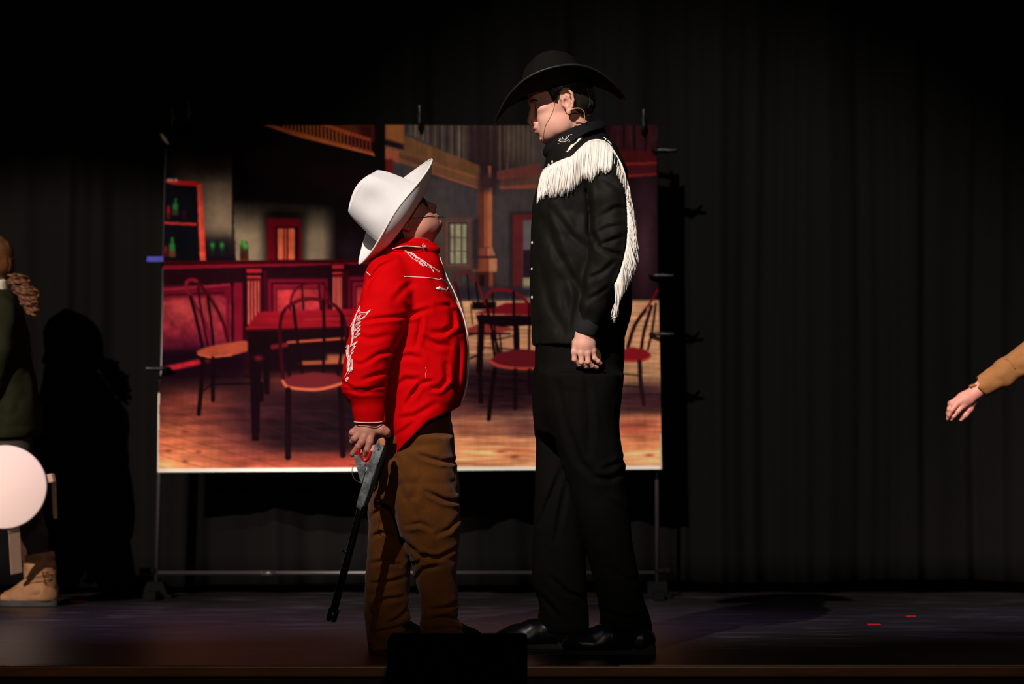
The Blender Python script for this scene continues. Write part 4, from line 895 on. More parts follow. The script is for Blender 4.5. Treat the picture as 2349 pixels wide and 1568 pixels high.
s.folds([([(1280, 880), (1300, 980), (1330, 1060), (1360, 1090)], .016, .009), ([(1365, 1095), (1400, 1098), (1432, 1082)], .012, .010), ([(1385, 1075), (1415, 1062), (1434, 1052)], .010, .007), ([(1240, 1210), (1262, 1150), (1290, 1080)], .013, .010), ([(1275, 1250), (1290, 1170), (1300, 1110)], .012, .008),
         ([(1265, 1330), (1300, 1365), (1346, 1385)], .011, .010), ([(1235, 1370), (1265, 1400), (1300, 1440)], .011, .009), ([(1310, 900), (1315, 1000)], .014, .006), ([(1345, 860), (1352, 960), (1350, 1040)], .014, .007), ([(1395, 1300), (1440, 1330), (1470, 1330)], .012, .006),
         ([(1385, 1400), (1430, 1418), (1480, 1408)], .010, .008), ([(1385, 1440), (1430, 1448), (1490, 1436)], .009, .007), ([(1400, 1150), (1440, 1180)], .014, .006)], Yd=-.15, ymax=.06, yw=.04)
v, f = s.mesh(1); trA = mesh('trousers', v, f, M_blk_tr, pA)
b = MB(); 
for q in (0,): b.tube([P(x, y, -.163) for x, y in ((1345, 800), (1352, 850), (1354, 900))], .0015, 5)
b.build('pocket_seam', M_blk_tr, trA)
M_shoe = mat('black_leather', (14, 14, 15), rough=0.33, bump=0.3, bscale=60, spec=0.3); M_sole = mat('black_sole', (10, 10, 10), rough=0.7)
def shoe(parent, heel, toe, Y, w_=.047, hgt=.085, ms=M_shoe, mo=M_sole, ankle=True, yaw=0):
    # heel/toe world x, shoe on the floor at depth Y
    L = abs(toe-heel); sg = 1 if toe > heel else -1; vx = .003
    M = Matrix.Translation((heel, Y, 0)) @ Matrix.Rotation(math.radians(yaw), 4, 'Z') @ Matrix.Scale(sg, 4, (1, 0, 0))
    s = SDF((-.05, -.07, 0), (L+.04, .07, .17), vx)
    s.chain([(.035, 0, .045), (.09, 0, .050), (L*.55, 0, .046), (L*.75, 0, .036), (L-.035, 0, .030)], [.034, .036, .036, .030, .024], .02)
    s.ell((L*.72, 0, .028), (L*.29, w_, .026), .02); s.ell((.04, 0, .035), (.042, .034, .034), .02)
    if ankle: s.cone((.045, 0, .06), (.05, 0, .13), .036, .038, .03)
    s.noise(.02, .0012, seed=2); s.folds([], 0) if False else None
    s.plane_cut(lambda X, Y_, Z: (.012-Z)+0*X+0*Y_)
    v, f = s.mesh(1); o = mesh('shoe', xf(M, v), f if sg > 0 else f[:, ::-1], ms, parent)
    b = MB(); n = 40; ol = []
    for i in range(n):
        t = 2*math.pi*i/n; u_ = .5-.5*math.cos(t); wid = (.032+.016*math.exp(-((u_-.72)/.22)**2))*(1 if .03 < u_ < .97 else .9); ol.append((-.006+u_*(L+.008), wid*math.sin(t)/max(.55, abs(math.sin(t))**.5) if False else wid*math.copysign(abs(math.sin(t))**.55, math.sin(t))))
    Vv = [(x, y, z) for z in (.0, .014) for x, y in ol]; b.add(xf(M, Vv), [tuple(range(n-1, -1, -1)), tuple(range(n, 2*n))]+[(i, (i+1) % n, (i+1) % n+n, i+n) for i in range(n)])
    hb = [(x, y) for x, y in ol if x < .075]; b.box((-.004, -.030, 0), (.065, .030, .026), M)
    b.build('sole', mo, o, smooth=False, bevel=.002); return o
gx = lambda px, Y: P(px, 1490, Y)[0]
shoe(pA, gx(1500, -.14), gx(1290, -.14), -.14, ankle=False); shoe(pA, gx(1330, .055), gx(1132, .055), .055, ankle=False)
# hat
mh = mat('black_felt', (17, 15.5, 12.5), rough=0.9, bump=0.25, bscale=500, spec=0.08)
hc = Vector(P(1271, 206, 0))
MH = frame(-1, -14, 0, 2, 1.0, hc)
hat('cowboy_hat', mh, pA, MH, a=.103, bw=.083, H=.091, wf=.085, ws=.095, side=.046, front=-.052, back=-.075, top=(.66, .60), dent=.03, edge_m=mat('black_piping', (30, 28, 25), rough=.5), pinch=.014, ridge=.0, bulge=.012)
# head microphone
M_mic = mat('beige_cable', (176, 140, 96), rough=0.4)
b = MB()
def hd(x, y, off): return hit(headA, x, y, off)
def trace(tree, pts, r_, b, off, n=6):
    q = [hit(tree, x, y, off) for x, y in [tuple(p) for p in spline([np.array(p, float) for p in pts], 6)]]; q = [x for x in q if x is not None]
    if len(q) > 1: b.tube(q, r_, n)
    return q
trace(headA, [zc(596, 482), (zc(588, 560)), zc(560, 640), zc(520, 710), zc(502, 780), zc(498, 865)], 0.00065, b, .0014)
q = [hd(*zc(598, 480), .003)]
mo = b.build('headset_microphone', M_mic, pA)
b = MB(); h0 = hd(*zc(725, 600), .004); 
if h0 is not None:
    yy0 = h0[1]; b.tube(spline([P(*zc(722, 598), yy0-.004), P(*zc(745, 583), yy0-.006), P(*zc(785, 577), yy0-.004), P(*zc(808, 580), yy0)], 5), .0022, 8); b.tube(spline([P(*zc(808, 580), yy0), P(*zc(835, 600), yy0+.004), P(*zc(843, 640), yy0+.004), P(*zc(842, 690), yy0-.002)], 5), .0012, 6)
b.build('ear_hook', M_mic, mo)
b = MB(); h0 = hd(*zc(478, 832), .003)
if h0 is not None: b.sphere(h0, .0028)
else: b.sphere(P(*zc(456, 832), -.02), .0028)
b.build('microphone_tip', mat('mic_tip', (230, 200, 130), rough=.3), mo)

# ================================================================== performer in red
g0 = P(950, 1490, 0)
pB = thing('person', 'shorter performer in red western shirt, brown trousers and white cowboy hat, looking up', 'person', (g0[0], 0, 0))
tp = math.radians(39); fB = Vector((math.cos(tp), 0, math.sin(tp))); uB = Vector((-math.sin(tp), 0, math.cos(tp))); SB = .85
nose = Vector(P(1001, 471, 0)); oB = nose-fB*.111*SB+uB*.029*SB
MBm = frame(1, 39, 0, 3, SB, oB)
nb = MBm.inverted() @ Vector(P(948, 590, 0))
s = head_sdf(chub=.008, neck=((-.020, 0, -.060), tuple(nb), .054, .062)); s2 = s
hv, hq = s.mesh(1); lm = lipmask(hv, hq); hvW = xf(MBm, hv); headB = bvh(hvW, hq)
# the neck continues down inside the collar
co = [([P(945, 560, 0), P(940, 640, 0), P(955, 760, 0), P(960, 900, 0), P(950, 980, 0)], [.05, .085, .10, .10, .06]),
      ([P(890, 640, -.12), P(885, 700, -.17), P(850, 800, -.18), P(838, 890, -.18), P(846, 975, -.175)], [.04, .038, .035, .03, .024]),
      ([P(900, 640, .12), P(900, 700, .17), P(880, 800, .18), P(870, 890, .18), P(870, 975, .175)], [.04, .038, .035, .03, .024]),
      ([P(975, 1010, -.06), P(980, 1180, -.075), P(1000, 1380, -.075), P(1005, 1455, -.075)], [.05, .045, .032, .03]), ([P(910, 1010, .045), P(892, 1200, .035), P(885, 1400, .035), P(885, 1460, .035)], [.05, .045, .032, .03])]
cv, cq = coarse(co)
Yh = -.178
def z3(x, y): return (740+x/3.563, 680+y/3.563)
wr = P(847, 978, Yh)
kn = [P(*z3(395, 1130), Yh-.016), P(*z3(345, 1140), Yh-.020), P(*z3(290, 1130), Yh-.014), P(*z3(255, 1105), Yh-.002)]
fg = [[P(*z3(385, 1190), Yh-.030), P(*z3(362, 1250), Yh-.032), P(*z3(345, 1292), Yh-.020)],
      [P(*z3(318, 1190), Yh-.034), P(*z3(290, 1225), Yh-.034), P(*z3(245, 1285), Yh-.026)],
      [P(*z3(262, 1160), Yh-.020), P(*z3(245, 1180), Yh-.010), P(*z3(262, 1205), Yh+.004)],
      [P(*z3(240, 1112), Yh-.004), P(*z3(238, 1140), Yh+.008), P(*z3(256, 1165), Yh+.014)]]
th = [P(*z3(430, 1070), Yh-.006), P(*z3(478, 1085), Yh-.010), P(*z3(515, 1105), Yh-.006), P(*z3(528, 1128), Yh+.002)]
hs = hand_sdf(wr, kn, fg, th, rw=.0265, rf=.0096, rk=.0118, arm=P(846, 950, Yh)); hb = hs.mesh(1)
hb2 = (hb[0]*np.array([1, -1, 1]), hb[1][:, ::-1])
V, F = join([(hvW, hq), (cv, cq), hb, hb2]); fm = np.concatenate([lm, np.zeros(len(F)-len(lm), int)])
bodyB = mesh('body', V, F, SKIN2, pB, slots=[SKIN2, LIP], fm=fm)
M_nail = mat('fingernail', (230, 180, 160), rough=.3)
for a_, c_, n_ in ((fg[0][2], fg[0][1], (-.4, -1, .1)), (fg[1][2], fg[1][1], (-.2, -1, .3)), (th[3], th[2], (.3, -1, .3))): b = MB(); nail(b, a_, c_, n_); b.build('fingernail', M_nail, bodyB)
eyes(MBm, pB)
hair(MBm, pB, M_brown_hair, ([-.13, -.07, -.040, -.034, -.005, .008, .012, .03, .036, .06, .08], [-.060, -.055, -.045, -.004, .020, .018, -.010, .000, .035, .05, .065]), seed=3)
# glasses
M_gl = mat('dark_frame', (14, 13, 14), rough=.3); b = MB()
for q in (-1, 1):
    b.tube([xf(MBm, [(.088+.002*math.cos(t), q*.031+.022*math.sin(t)*1.0, .002+.0165*math.cos(t))])[0] for t in np.linspace(0, 2*math.pi, 25)], .0016/1, 8, cap=False)
    b.tube([xf(MBm, [p_])[0] for p_ in ((.088, q*.052, .008), (.083, q*.060, .009), (.05, q*.069, .008), (.0, q*.0735, .008), (-.018, q*.0725, .0))], .0018, 6)
b.tube([xf(MBm, [p_])[0] for p_ in ((.090, -.010, .006), (.094, 0, .009), (.090, .010, .006))], .0016, 6)
go = b.build('glasses', M_gl, pB)
lens_m = bpy.data.materials.new('lens_glass'); lens_m.use_nodes = True; lb = lens_m.node_tree.nodes['Principled BSDF']; lb.inputs['Transmission Weight'].default_value = 1; lb.inputs['Roughness'].default_value = 0.02; lb.inputs['IOR'].default_value = 1.2
for q in (-1, 1):
    b = MB(); n = 24; V = [(.088+e, q*.031+.0205*math.sin(t), .002+.0155*math.cos(t)) for e in (-.0006, .0006) for t in np.linspace(0, 2*math.pi, n, endpoint=False)]
    b.add(xf(MBm, V), [tuple(range(n-1, -1, -1)), tuple(range(n, 2*n))]+[(i, (i+1) % n, (i+1) % n+n, i+n) for i in range(n)]); b.build('lens', lens_m, go)
# lip microphone
b = MB(); b.tube([P(996, 497, -.035), P(1003, 497, -.035), P(1012, 497.5, -.035)], .0009, 6); b.tube([P(1010, 497.3, -.035), P(1013, 497.4, -.035), P(1017.5, 498, -.035)], [.0012, .0020, .0018], 8)
trace(headB, [(930, 500), (950, 500), (970, 498), (985, 496), (996, 497)], .0008, b, .0015); b.build('headset_microphone', M_gl, pB)
# shirt
M_red = mat('red_cotton', (196, 0, 5), rough=0.85, bump=0.25, bscale=30, bdist=.003, spec=.06)
M_pipe = mat('white_piping', (240, 226, 220), rough=.6)
s = SDF((-.50, -.27, .52), (-.09, .27, 1.18), .003)
s.loft(lofr([(576, 892, 1000, .062), (590, 868, 1006, .100), (605, 848, 1012, .132), (640, 838, 1022, .150), (680, 838, 1042, .155), (720, 842, 1058, .158), (760, 850, 1069, .160), (810, 862, 1074, .160), (870, 872, 1072, .160), (910, 880, 1064, .160), (945, 884, 1050, .168), (990, 888, 1040, .178), (1060, 894, 1030, .186)], 0), .02)
s.cone(P(945, 568, 0), P(940, 600, 0), .058, .09, .03)
for q in (-1, 1):
    dx = 0 if q < 0 else 22
    A = [P(x+dx, y, q*d) for x, y, d in ((892, 640, .105), (886, 690, .140), (866, 750, .160), (848, 800, .172), (838, 850, .178), (836, 886, .180), (843, 908, .180))]
    s.chain(A, [.072, .070, .072, .065, .061, .061, .046], .013)
    s.chain([P(843+dx, 905, q*.180), P(845+dx, 940, q*.179), P(846+dx, 969, q*.178)], [.0475, .0445, .0415], .006)
# curved shirt tail: cut along a diagonal hem (only the torso, sleeves end higher)
hem = np.array([(860, 1066), (895, 1054), (902, 1052), (930, 1020), (985, 966), (1030, 945), (1048, 934), (1090, 926)], float)
hx = [P(x, y, 0)[0] for x, y in hem]; hz = [P(x, y, 0)[2] for x, y in hem]
def hemcut(X, Y, Z): return np.interp(X.ravel(), hx, hz).reshape(X.shape)-Z+0*Y
# sleeve wrist end
zw = P(846, 970, Yh)[2]
s.noise(.07, .0036, seed=23); s.noise(.05, .0016, ridged=True, seed=25)
s.folds([([(955, 722), (910, 728), (862, 733), (838, 738)], .0085, .010), ([(930, 700), (945, 720), (985, 708)], .010, .008), ([(905, 805), (875, 812), (845, 828)], .009, .009), ([(888, 855), (862, 862), (835, 872)], .009, .010), ([(786, 876), (815, 893), (845, 895), (878, 886)], .008, .011), ([(792, 892), (830, 902), (876, 898)], .007, .009),
         ([(800, 830), (830, 838), (865, 825)], .010, .006), ([(820, 770), (850, 780), (890, 772)], .012, .007), ([(850, 640), (872, 612), (905, 596)], .010, .008), ([(840, 668), (850, 640), (858, 625)], .010, .006), ([(905, 690), (930, 660), (945, 650)], .012, .007),
         ([(1036, 712), (1040, 745), (1018, 762), (992, 762)], .011, .013), ([(965, 725), (962, 760), (955, 792)], .010, .008), ([(1022, 835), (1026, 868), (1008, 890), (990, 890)], .010, .012), ([(945, 905), (965, 880), (990, 873)], .009, .008), ([(975, 775), (1000, 790), (1030, 792)], .011, .006),
         ([(905, 820), (940, 815), (965, 822)], .011, .006), ([(930, 930), (945, 905), (955, 890)], .010, .007), ([(900, 890), (930, 870), (975, 872)], .012, .007), ([(1055, 780), (1050, 850), (1048, 910)], .012, .008), ([(915, 960), (950, 955), (1000, 925)], .012, .006), ([(905, 1000), (930, 985), (960, 960)], .010, .005),
         ([(990, 640), (1010, 670), (1040, 690)], .011, .005), ([(1000, 700), (1030, 698), (1052, 720)], .010, .006)], Yd=-.17)
X, Y_, Z = [s.ax[i].reshape([-1 if j == i else 1 for j in range(3)]) for i in range(3)]
c1 = hemcut(X, Y_, Z); c2 = (zw-Z)+0*X+0*Y_; xs_ = P(884, 960, -.17)[0]
arm_zone = ((X < xs_) & (np.abs(Y_) > .10))
s.F = np.maximum(s.F, np.where(arm_zone, np.maximum(c2, -1), c1).astype(np.float32))
svB, sqB = s.mesh(4); shB = mesh('shirt', svB, sqB, M_red, pB); tB = bvh(svB, sqB)
def curve_on(pts, r_, name, parent, tree=tB, m=M_pipe, off=.0012):
    b = MB(); draw(tree, pts, r_, b, off, 6, 6); return b.build(name, m, parent) if b.v else None
def z2(x, y): return (770+x/4.355, 340+y/4.355)
# collar of red shirt
s = SDF((-.36, -.12, 1.08), (-.18, .12, 1.20), .003)
s.chain(ring_(905, 572, 994, 562, .058), .008, .003); s.chain(ring_(900, 582, 1000, 574, .068), .010, .008); v, f = s.mesh(1); mesh('collar_stand', v, f, M_red, shB)
for q in (-1, 1):
    top = [P(985, 560, q*.034), P(972, 556, q*.050), P(955, 555, q*.060), P(935, 555, q*.062), P(915, 560, q*.050), P(900, 566, q*.02)]
    midr = [P(982, 566, q*.050), P(970, 562, q*.070), P(950, 560, q*.080), P(928, 560, q*.082), P(906, 566, q*.066), P(892, 572, q*.024)]
    bot = [P(967, 566.5, q*.066), P(962, 566, q*.090), P(942, 564, q*.100), P(924, 564, q*.098), P(900, 570, q*.078), P(886, 578, q*.026)]
    if q < 0: bot[0] = P(968, 567, -.072)
    band('collar', [top, midr, bot], M_red, shB, .004)
    if q < 0:
        b = MB(); b.tube(spline([p+np.array([0, -.003, -.001]) for p in bot[:5]], 5), .0014, 6); b.tube([bot[0]+np.array([0, -.003, -.001]), P(970, 562, -.072), P(971, 558, -.058)], .0014, 6); b.build('collar_piping', M_pipe, shB)
curve_on([(833, 617), (841, 624), (850, 632)], .0014, 'yoke_piping', shB)
curve_on([(927, 634), (950, 635), (985, 637), (1008, 641), (1011, 638), (1024, 648), (1034, 662)], .0013, 'yoke_piping', shB)
curve_on([(1006, 660), (1014, 661), (1026, 664), (1028, 658), (1036, 664), (1042, 674)], .0012, 'arrow_shaft', shB)
curve_on([(1008, 663), (1016, 664), (1027, 667)], .0008, 'arrow_shaft', shB)
b = MB(); A_ = [hit(tB, x, y, .0015) for x, y in ((999, 661), (1010, 655.5), (1009.5, 666.5))]
if all(a is not None for a in A_): 
    n_ = np.array([0, -.0012, 0]); b.add(A_+[a+n_ for a in A_], [(0, 1, 2), (5, 4, 3), (0, 3, 4, 1), (1, 4, 5, 2), (2, 5, 3, 0)]); b.build('arrow_head', M_pipe, shB)
b = MB()
for k in range(15):
    t = k/14; x, y = 690+t*330, 1025+t*200; a_ = 14+26*math.sin(math.pi*min(1, t*1.15))
    draw(tB, [z2(x-a_*.1, y-a_*.55), z2(x+18, y+2), z2(x+6, y+a_*.8)], .0008, b, .001)
for pts in ([(683, 1025), (740, 1045), (800, 1085), (850, 1110), (900, 1140), (960, 1180), (1045, 1250)], [(710, 1035), (770, 1100), (830, 1130), (880, 1170), (935, 1170), (985, 1245)], [(730, 1030), (790, 1060), (810, 1100)], [(805, 1130), (850, 1125), (890, 1150), (905, 1170), (870, 1165)], [(830, 1135), (850, 1160), (880, 1180)], [(940, 1160), (960, 1200), (980, 1230)], [(850, 1140), (862, 1120), (878, 1140), (868, 1160)]):
    draw(tB, [z2(*p) for p in pts], .0009, b, .001)
b.build('chest_embroidery', M_pipe, shB)
b = MB()
for pts in ([(293, 75), (285, 105), (300, 130), (345, 130), (382, 107), (335, 160), (300, 180), (270, 190), (300, 150), (275, 160), (245, 215), (222, 235), (250, 180), (293, 75)],
            [(262, 145), (250, 200), (232, 250), (240, 300), (235, 335), (262, 325), (298, 298), (262, 300), (298, 262), (262, 265), (300, 235), (268, 235), (300, 205), (270, 215), (250, 250), (262, 290)],
            [(235, 335), (230, 370), (218, 400), (250, 380), (272, 363), (238, 410), (258, 405), (225, 435), (240, 450), (215, 480), (220, 520), (205, 545), (228, 512), (232, 605), (222, 570), (200, 600), (185, 625)],
            [(178, 405), (200, 395), (205, 500), (195, 560), (200, 600), (180, 640), (173, 645)], [(188, 420), (192, 470), (212, 520)], [(210, 545), (200, 590), (215, 600), (195, 640)], [(190, 655), (182, 668), (190, 680), (200, 665), (190, 655)], [(245, 215), (240, 260), (228, 330)]):
    pp = [z3(*p) for p in pts]; Q_ = []
    for i in range(len(pp)-1):
        for t in (0, .33, .66): Q_.append((pp[i][0]*(1-t)+pp[i+1][0]*t, pp[i][1]*(1-t)+pp[i+1][1]*t))
    hh = [hit(tB, x+3.5, y, .0012) for x, y in Q_]; hh = [h for h in hh if h is not None]
    if len(hh) > 2: b.tube(hh, .0012, 5); b.tube([h+np.array([-.0028, -.0003, -.0042]) for h in hh], .0009, 5)
b.build('sleeve_embroidery', M_pipe, shB)
b = MB(); b.tube(spline([P(*p_) for p_ in ((812, 967, -.180), (818, 968, -.210), (835, 969, -.2205), (855, 969, -.2205), (872, 968, -.210), (880, 966, -.180))], 5), .0014, 6); b.build('cuff_piping', M_pipe, shB)
pl = []
for x, y in ((1003, 574), (1009, 590), (1016, 612), (1027, 640), (1041, 668), (1054, 700), (1064, 730), (1071, 765), (1074.5, 805), (1074, 850), (1070, 885), (1062, 915), (1050, 930)): pl.append(P(x+.5, y, -.012))
b = MB(); b.tube(spline(pl, 4), .0018, 6); b.build('placket_piping', M_pipe, shB)
b = MB(); h = P(974.5, 565.5, -.078); b.tube([h, h+np.array([0, -.003, 0])], [.0048, .004], 16); b.tube([h+np.array([0, -.003, 0]), h+np.array([0, -.0042, 0])], [.0022, .0016], 10); b.build('collar_button', mat('grey_pearl', (178, 172, 168), rough=.3, coat=.5), shB)
curve_on([(976, 842), (978, 850), (976, 858), (978, 870)], .0003, 'pocket_stitch', shB)
# trousers
M_brn = mat('brown_corduroy', (98, 54, 14), rough=0.85, bump=.5, bscale=40, bdist=.003, spec=.15, var=.12, vscale=20, sheen=.1)
s = SDF((-.46, -.22, -.005), (-.05, .20, .72), .004)
s.loft(lofr([(880, 892, 1034, .12), (930, 890, 1034, .125), (980, 885, 1036, .13), (1040, 872, 1041, .135), (1100, 862, 1048, .13), (1150, 858, 1052, .10)], -.005), .03)
s.loft(lofr([(1000, 912, 1037, .08), (1060, 906, 1043, .085), (1120, 903, 1050, .088), (1180, 905, 1058, .088), (1220, 915, 1060, .086), (1255, 930, 1053, .082), (1290, 945, 1048, .076), (1350, 955, 1048, .070), (1380, 961, 1055, .070), (1400, 962, 1050, .072), (1425, 961, 1058, .078), (1450, 962, 1082, .082), (1478, 960, 1088, .082)], -.075), .03)
s.loft(lofr([(1030, 868, 960, .07), (1090, 854, 955, .075), (1150, 845, 950, .075), (1220, 843, 948, .075), (1290, 840, 944, .070), (1350, 836, 940, .066), (1400, 834, 938, .064), (1430, 835, 946, .066), (1455, 838, 956, .070), (1486, 848, 935, .062)], .035), .012)
s.noise(.07, .004, seed=33); s.noise(.045, .0028, ridged=True, seed=35, ani=(1.3, 1, .8))
s.folds([([(1048, 1060), (1010, 1058), (965, 1044)], .009, .010), ([(1056, 1152), (1020, 1147), (978, 1126)], .009, .012), ([(1052, 1190), (1030, 1215), (1000, 1225)], .010, .009), ([(990, 1212), (965, 1200), (930, 1206)], .010, .010), ([(925, 1240), (960, 1272), (1005, 1280), (1045, 1260)], .010, .012), ([(935, 1300), (960, 1290), (985, 1262)], .009, .008), ([(945, 1340), (970, 1305), (1010, 1295)], .009, .008),
         ([(1052, 1385), (1020, 1395), (985, 1398)], .009, .010), ([(1060, 1425), (1020, 1415), (970, 1425)], .009, .011), ([(1080, 1450), (1030, 1440), (975, 1450)], .008, .009), ([(910, 1100), (935, 1150), (940, 1200)], .012, .006), ([(1030, 1090), (1045, 1130)], .010, .006), ([(960, 1100), (945, 1150), (960, 1200)], .014, .006),
         ([(846, 1190), (862, 1175), (880, 1165)], .009, .009), ([(842, 1240), (870, 1225), (905, 1235)], .009, .009), ([(840, 1300), (875, 1290), (915, 1300)], .009, .007), ([(838, 1345), (875, 1342), (925, 1330)], .009, .007), ([(845, 1400), (880, 1380), (925, 1375)], .009, .008), ([(880, 1440), (910, 1425), (940, 1400)], .009, .010), ([(850, 1460), (890, 1450), (945, 1435)], .009, .009)], Yd=-.14, ymax=.03, yw=.05)
v, f = s.mesh(1); trB = mesh('trousers', v, f, M_brn, pB); tT = bvh(v, f)
b = MB()
for i in range(46):
    t = i/46; x0, y0 = np.interp(t, [0, .3, .6, 1], [958, 966, 985, 1002]), 1045+t*215; x1, y1 = np.interp(t+.012, [0, .3, .6, 1], [958, 966, 985, 1002]), 1045+(t+.012)*215
    a, c = hit(tT, x0, y0, .0005), hit(tT, x1, y1, .0005)
    if a is not None and c is not None: b.tube([a, c], .0007, 4)
b.build('side_seam', mat('tan_thread', (120, 76, 30), rough=.8), trB)
shoe(pB, gx(962, -.09), gx(1118, -.09), -.09, w_=.04, ankle=False); shoe(pB, gx(850, .02), gx(985, .02), .02, w_=.038, ankle=False)
# hat
mw = mat('white_felt', (226, 221, 219), rough=0.9, bump=.3, bscale=260, bdist=.0008, sheen=.3, spec=.2, var=.02, vscale=30)
n55 = math.radians(55.5); dB = Vector((math.cos(n55), 0, math.sin(n55))); nB = Vector((-math.sin(n55), 0, math.cos(n55)))
hc = Vector(P(930, 501, 0))
MW = frame(1, 55.5, 9, 0, 1.0, hc)
hat('cowboy_hat', mw, pB, MW, a=.102, bw=.086, H=.146, wf=.080, ws=.066, side=.062, front=.034, back=.034, top=(.80, .66), dent=.034, dimple=.016, edge_m=mat('cream_edge', (236, 226, 212), rough=.8), pinch=.014, ridge=-.0, asym=.25, bulge=.014)

# toy rifle held muzzle-down in the right hand
Yr = -.215
M_steel = mat('mottled_steel', (168, 170, 172), rough=.45, metal=.35, col2=(84, 88, 94), vscale=60, bump=.3, bscale=60)
M_barrel = mat('black_barrel', (12, 12, 12), rough=.25, spec=.6, coat=.3); M_wood = mat('orange_wood', (214, 132, 60), rough=.4, var=.2, vscale=30); M_redl = mat('red_lever', (190, 16, 24), rough=.35)
rf = thing('rifle', 'toy rifle with mottled steel receiver and black barrel, held muzzle down', 'rifle', P(825, 1180, Yr))
def R3(pts): return [(P(x, y, Yr)[0], P(x, y, Yr)[2]) for x, y in pts]
b = MB(); b.prism(R3([(868, 1006), (879, 1004), (886, 1012), (880, 1030), (858, 1090), (846, 1130), (836, 1160), (826, 1168), (817, 1163), (822, 1140), (832, 1108), (843, 1068), (858, 1028)]), Yr-.011, Yr+.011); b.build('receiver', M_steel, rf, smooth=False, bevel=.003)
b = MB(); b.prism(R3([(884, 1012), (888, 1030), (870, 1085), (853, 1135), (842, 1162), (835, 1162), (846, 1130), (860, 1088), (880, 1032)]), Yr-.010, Yr+.012); b.build('magazine_cover', M_barrel, rf, smooth=False, bevel=.002)
b = MB(); b.prism(R3([(872, 1004), (880, 1003), (885, 1010), (884, 1022), (876, 1022), (871, 1012)]), Yr-.013, Yr+.013); b.build('butt', M_wood, rf, smooth=False, bevel=.003)
b = MB(); b.prism(R3([(812, 1044), (822, 1042), (832, 1058), (841, 1060), (843, 1064), (833, 1100), (829, 1110), (826, 1100), (819, 1074)]), Yr-.006, Yr+.006); lv = b.build('lever_plate', M_steel, rf, smooth=False, bevel=.0015)
b = MB(); b.tube(spline([P(x, y, Yr) for x, y in ((825, 1024), (822, 1038), (827, 1051), (836, 1056), (844, 1050), (850, 1034))], 5), .006, 10); b.build('lever_loop', M_redl, rf)
for x, y in ((826, 1064), (837, 1065), (867, 1029), (836, 1106), (837, 1148), (868, 1058)):
    q = P(x, y, Yr-.011 if x > 828 and (x, y) != (837, 1065) else Yr-.006); b = MB(); b.tube([q, q+np.array([0, -.0022, 0])], [.0026, .0018], 10); b.build('screw', M_steel, rf)
b = MB(); b.tube([P(832, 1150, Yr), P(826, 1172, Yr), P(795, 1290, Yr), P(766, 1398, Yr)], [.0105, .0105, .0108, .0112], 20); b.tube([P(795, 1263, Yr), P(794, 1267, Yr)], .0125, 20); b.build('barrel', M_barrel, rf)
b = MB(); b.tube([P(767, 1396, Yr), P(760, 1420, Yr)], [.0158, .0150], 20); b.tube([P(760, 1420, Yr), P(759, 1424, Yr)], [.0150, .0125], 20); b.build('muzzle', M_barrel, rf)
b = MB(); b.prism(R3([(772, 1392), (777, 1398), (776, 1406), (769, 1412)]), Yr-.004, Yr+.004); b.build('front_sight', M_barrel, rf, smooth=False)
b = MB(); b.tube(spline([P(x, y, Yr-.004) for x, y in ((812, 1064), (808, 1075), (809, 1090), (818, 1102), (829, 1107))], 6), .0009, 6); b.build('string', mat('tan_string', (150, 110, 80), rough=.8), rf)

# ================================================================== stagehand at the left edge, carrying the stool
YG = 1.90
g0 = P(0, 1380, YG)
pG = thing('person', 'person with curly ponytail, dark jacket and tan boots, cut by the left edge', 'person', (g0[0], YG, 0))
zG = P(0, 1384, YG)[2]
def G(x, y, dy=0.0): return P(x, y, YG+dy)
oG = G(-42, 612)
MG = frame(-1, -6, 0, 6, .92, oG)
s = head_sdf(vox=.0026, neck=((-.028, 0, -.055), (-.05, 0, -.17), .045, .05)); hv, hq = s.mesh(1); lm = lipmask(hv, hq)
s = None
handG = hand_sdf(G(-70, 1010, -.18), [G(-78, 1045, -.19), G(-66, 1048, -.20), G(-54, 1048, -.20), G(-42, 1044, -.19)], [[G(-78, 1066, -.18), G(-76, 1078, -.16)], [G(-66, 1070, -.19), G(-66, 1084, -.165)], [G(-54, 1070, -.19), G(-54, 1084, -.165)], [G(-43, 1064, -.18), G(-44, 1076, -.16)]], [G(-84, 1025, -.17), G(-92, 1045, -.155), G(-90, 1062, -.14)], vox=.003)
co = [([G(-20, 735), G(-20, 800), G(-10, 960), G(-5, 1020)], [.07, .10, .11, .10]), ([G(0, 720, -.13), G(-20, 860, -.17), G(-70, 1010, -.18)], [.035, .03, .02]), ([G(-30, 720, .13), G(-50, 860, .17), G(-80, 1000, .15)], [.035, .03, .02]),
      ([G(20, 1030, -.06), G(50, 1180, -.07), G(82, 1310, -.07)], [.065, .045, .035]), ([G(-30, 1030, .06), G(-55, 1180, .07), G(-66, 1310, .05)], [.065, .045, .035])]
cv, cq = coarse(co, .012); V, F = join([(xf(MG, hv), hq), (cv, cq), handG.mesh(1)])
mesh('body', V, F, SKIN, pG, slots=[SKIN, LIP], fm=np.concatenate([lm, np.zeros(len(F)-len(lm), int)])); eyes(MG, pG)
M_gh = mat('brown_curls', (96, 56, 24), rough=.5, var=.35, vscale=40, stretch=(1, 1, .3))
ho = hair(MG, pG, M_gh, ([-.13, -.07, -.040, -.034, -.005, .008, .012, .026, .032, .06, .08], [-.058, -.056, -.030, -.004, .020, .018, -.004, .004, .035, .05, .065]), seed=5, bulk=.012)
b = MB(); r = random.Random(12); path = spline([G(8, 618), G(30, 634), G(50, 652), G(64, 676), G(72, 700), G(80, 722)], 8)
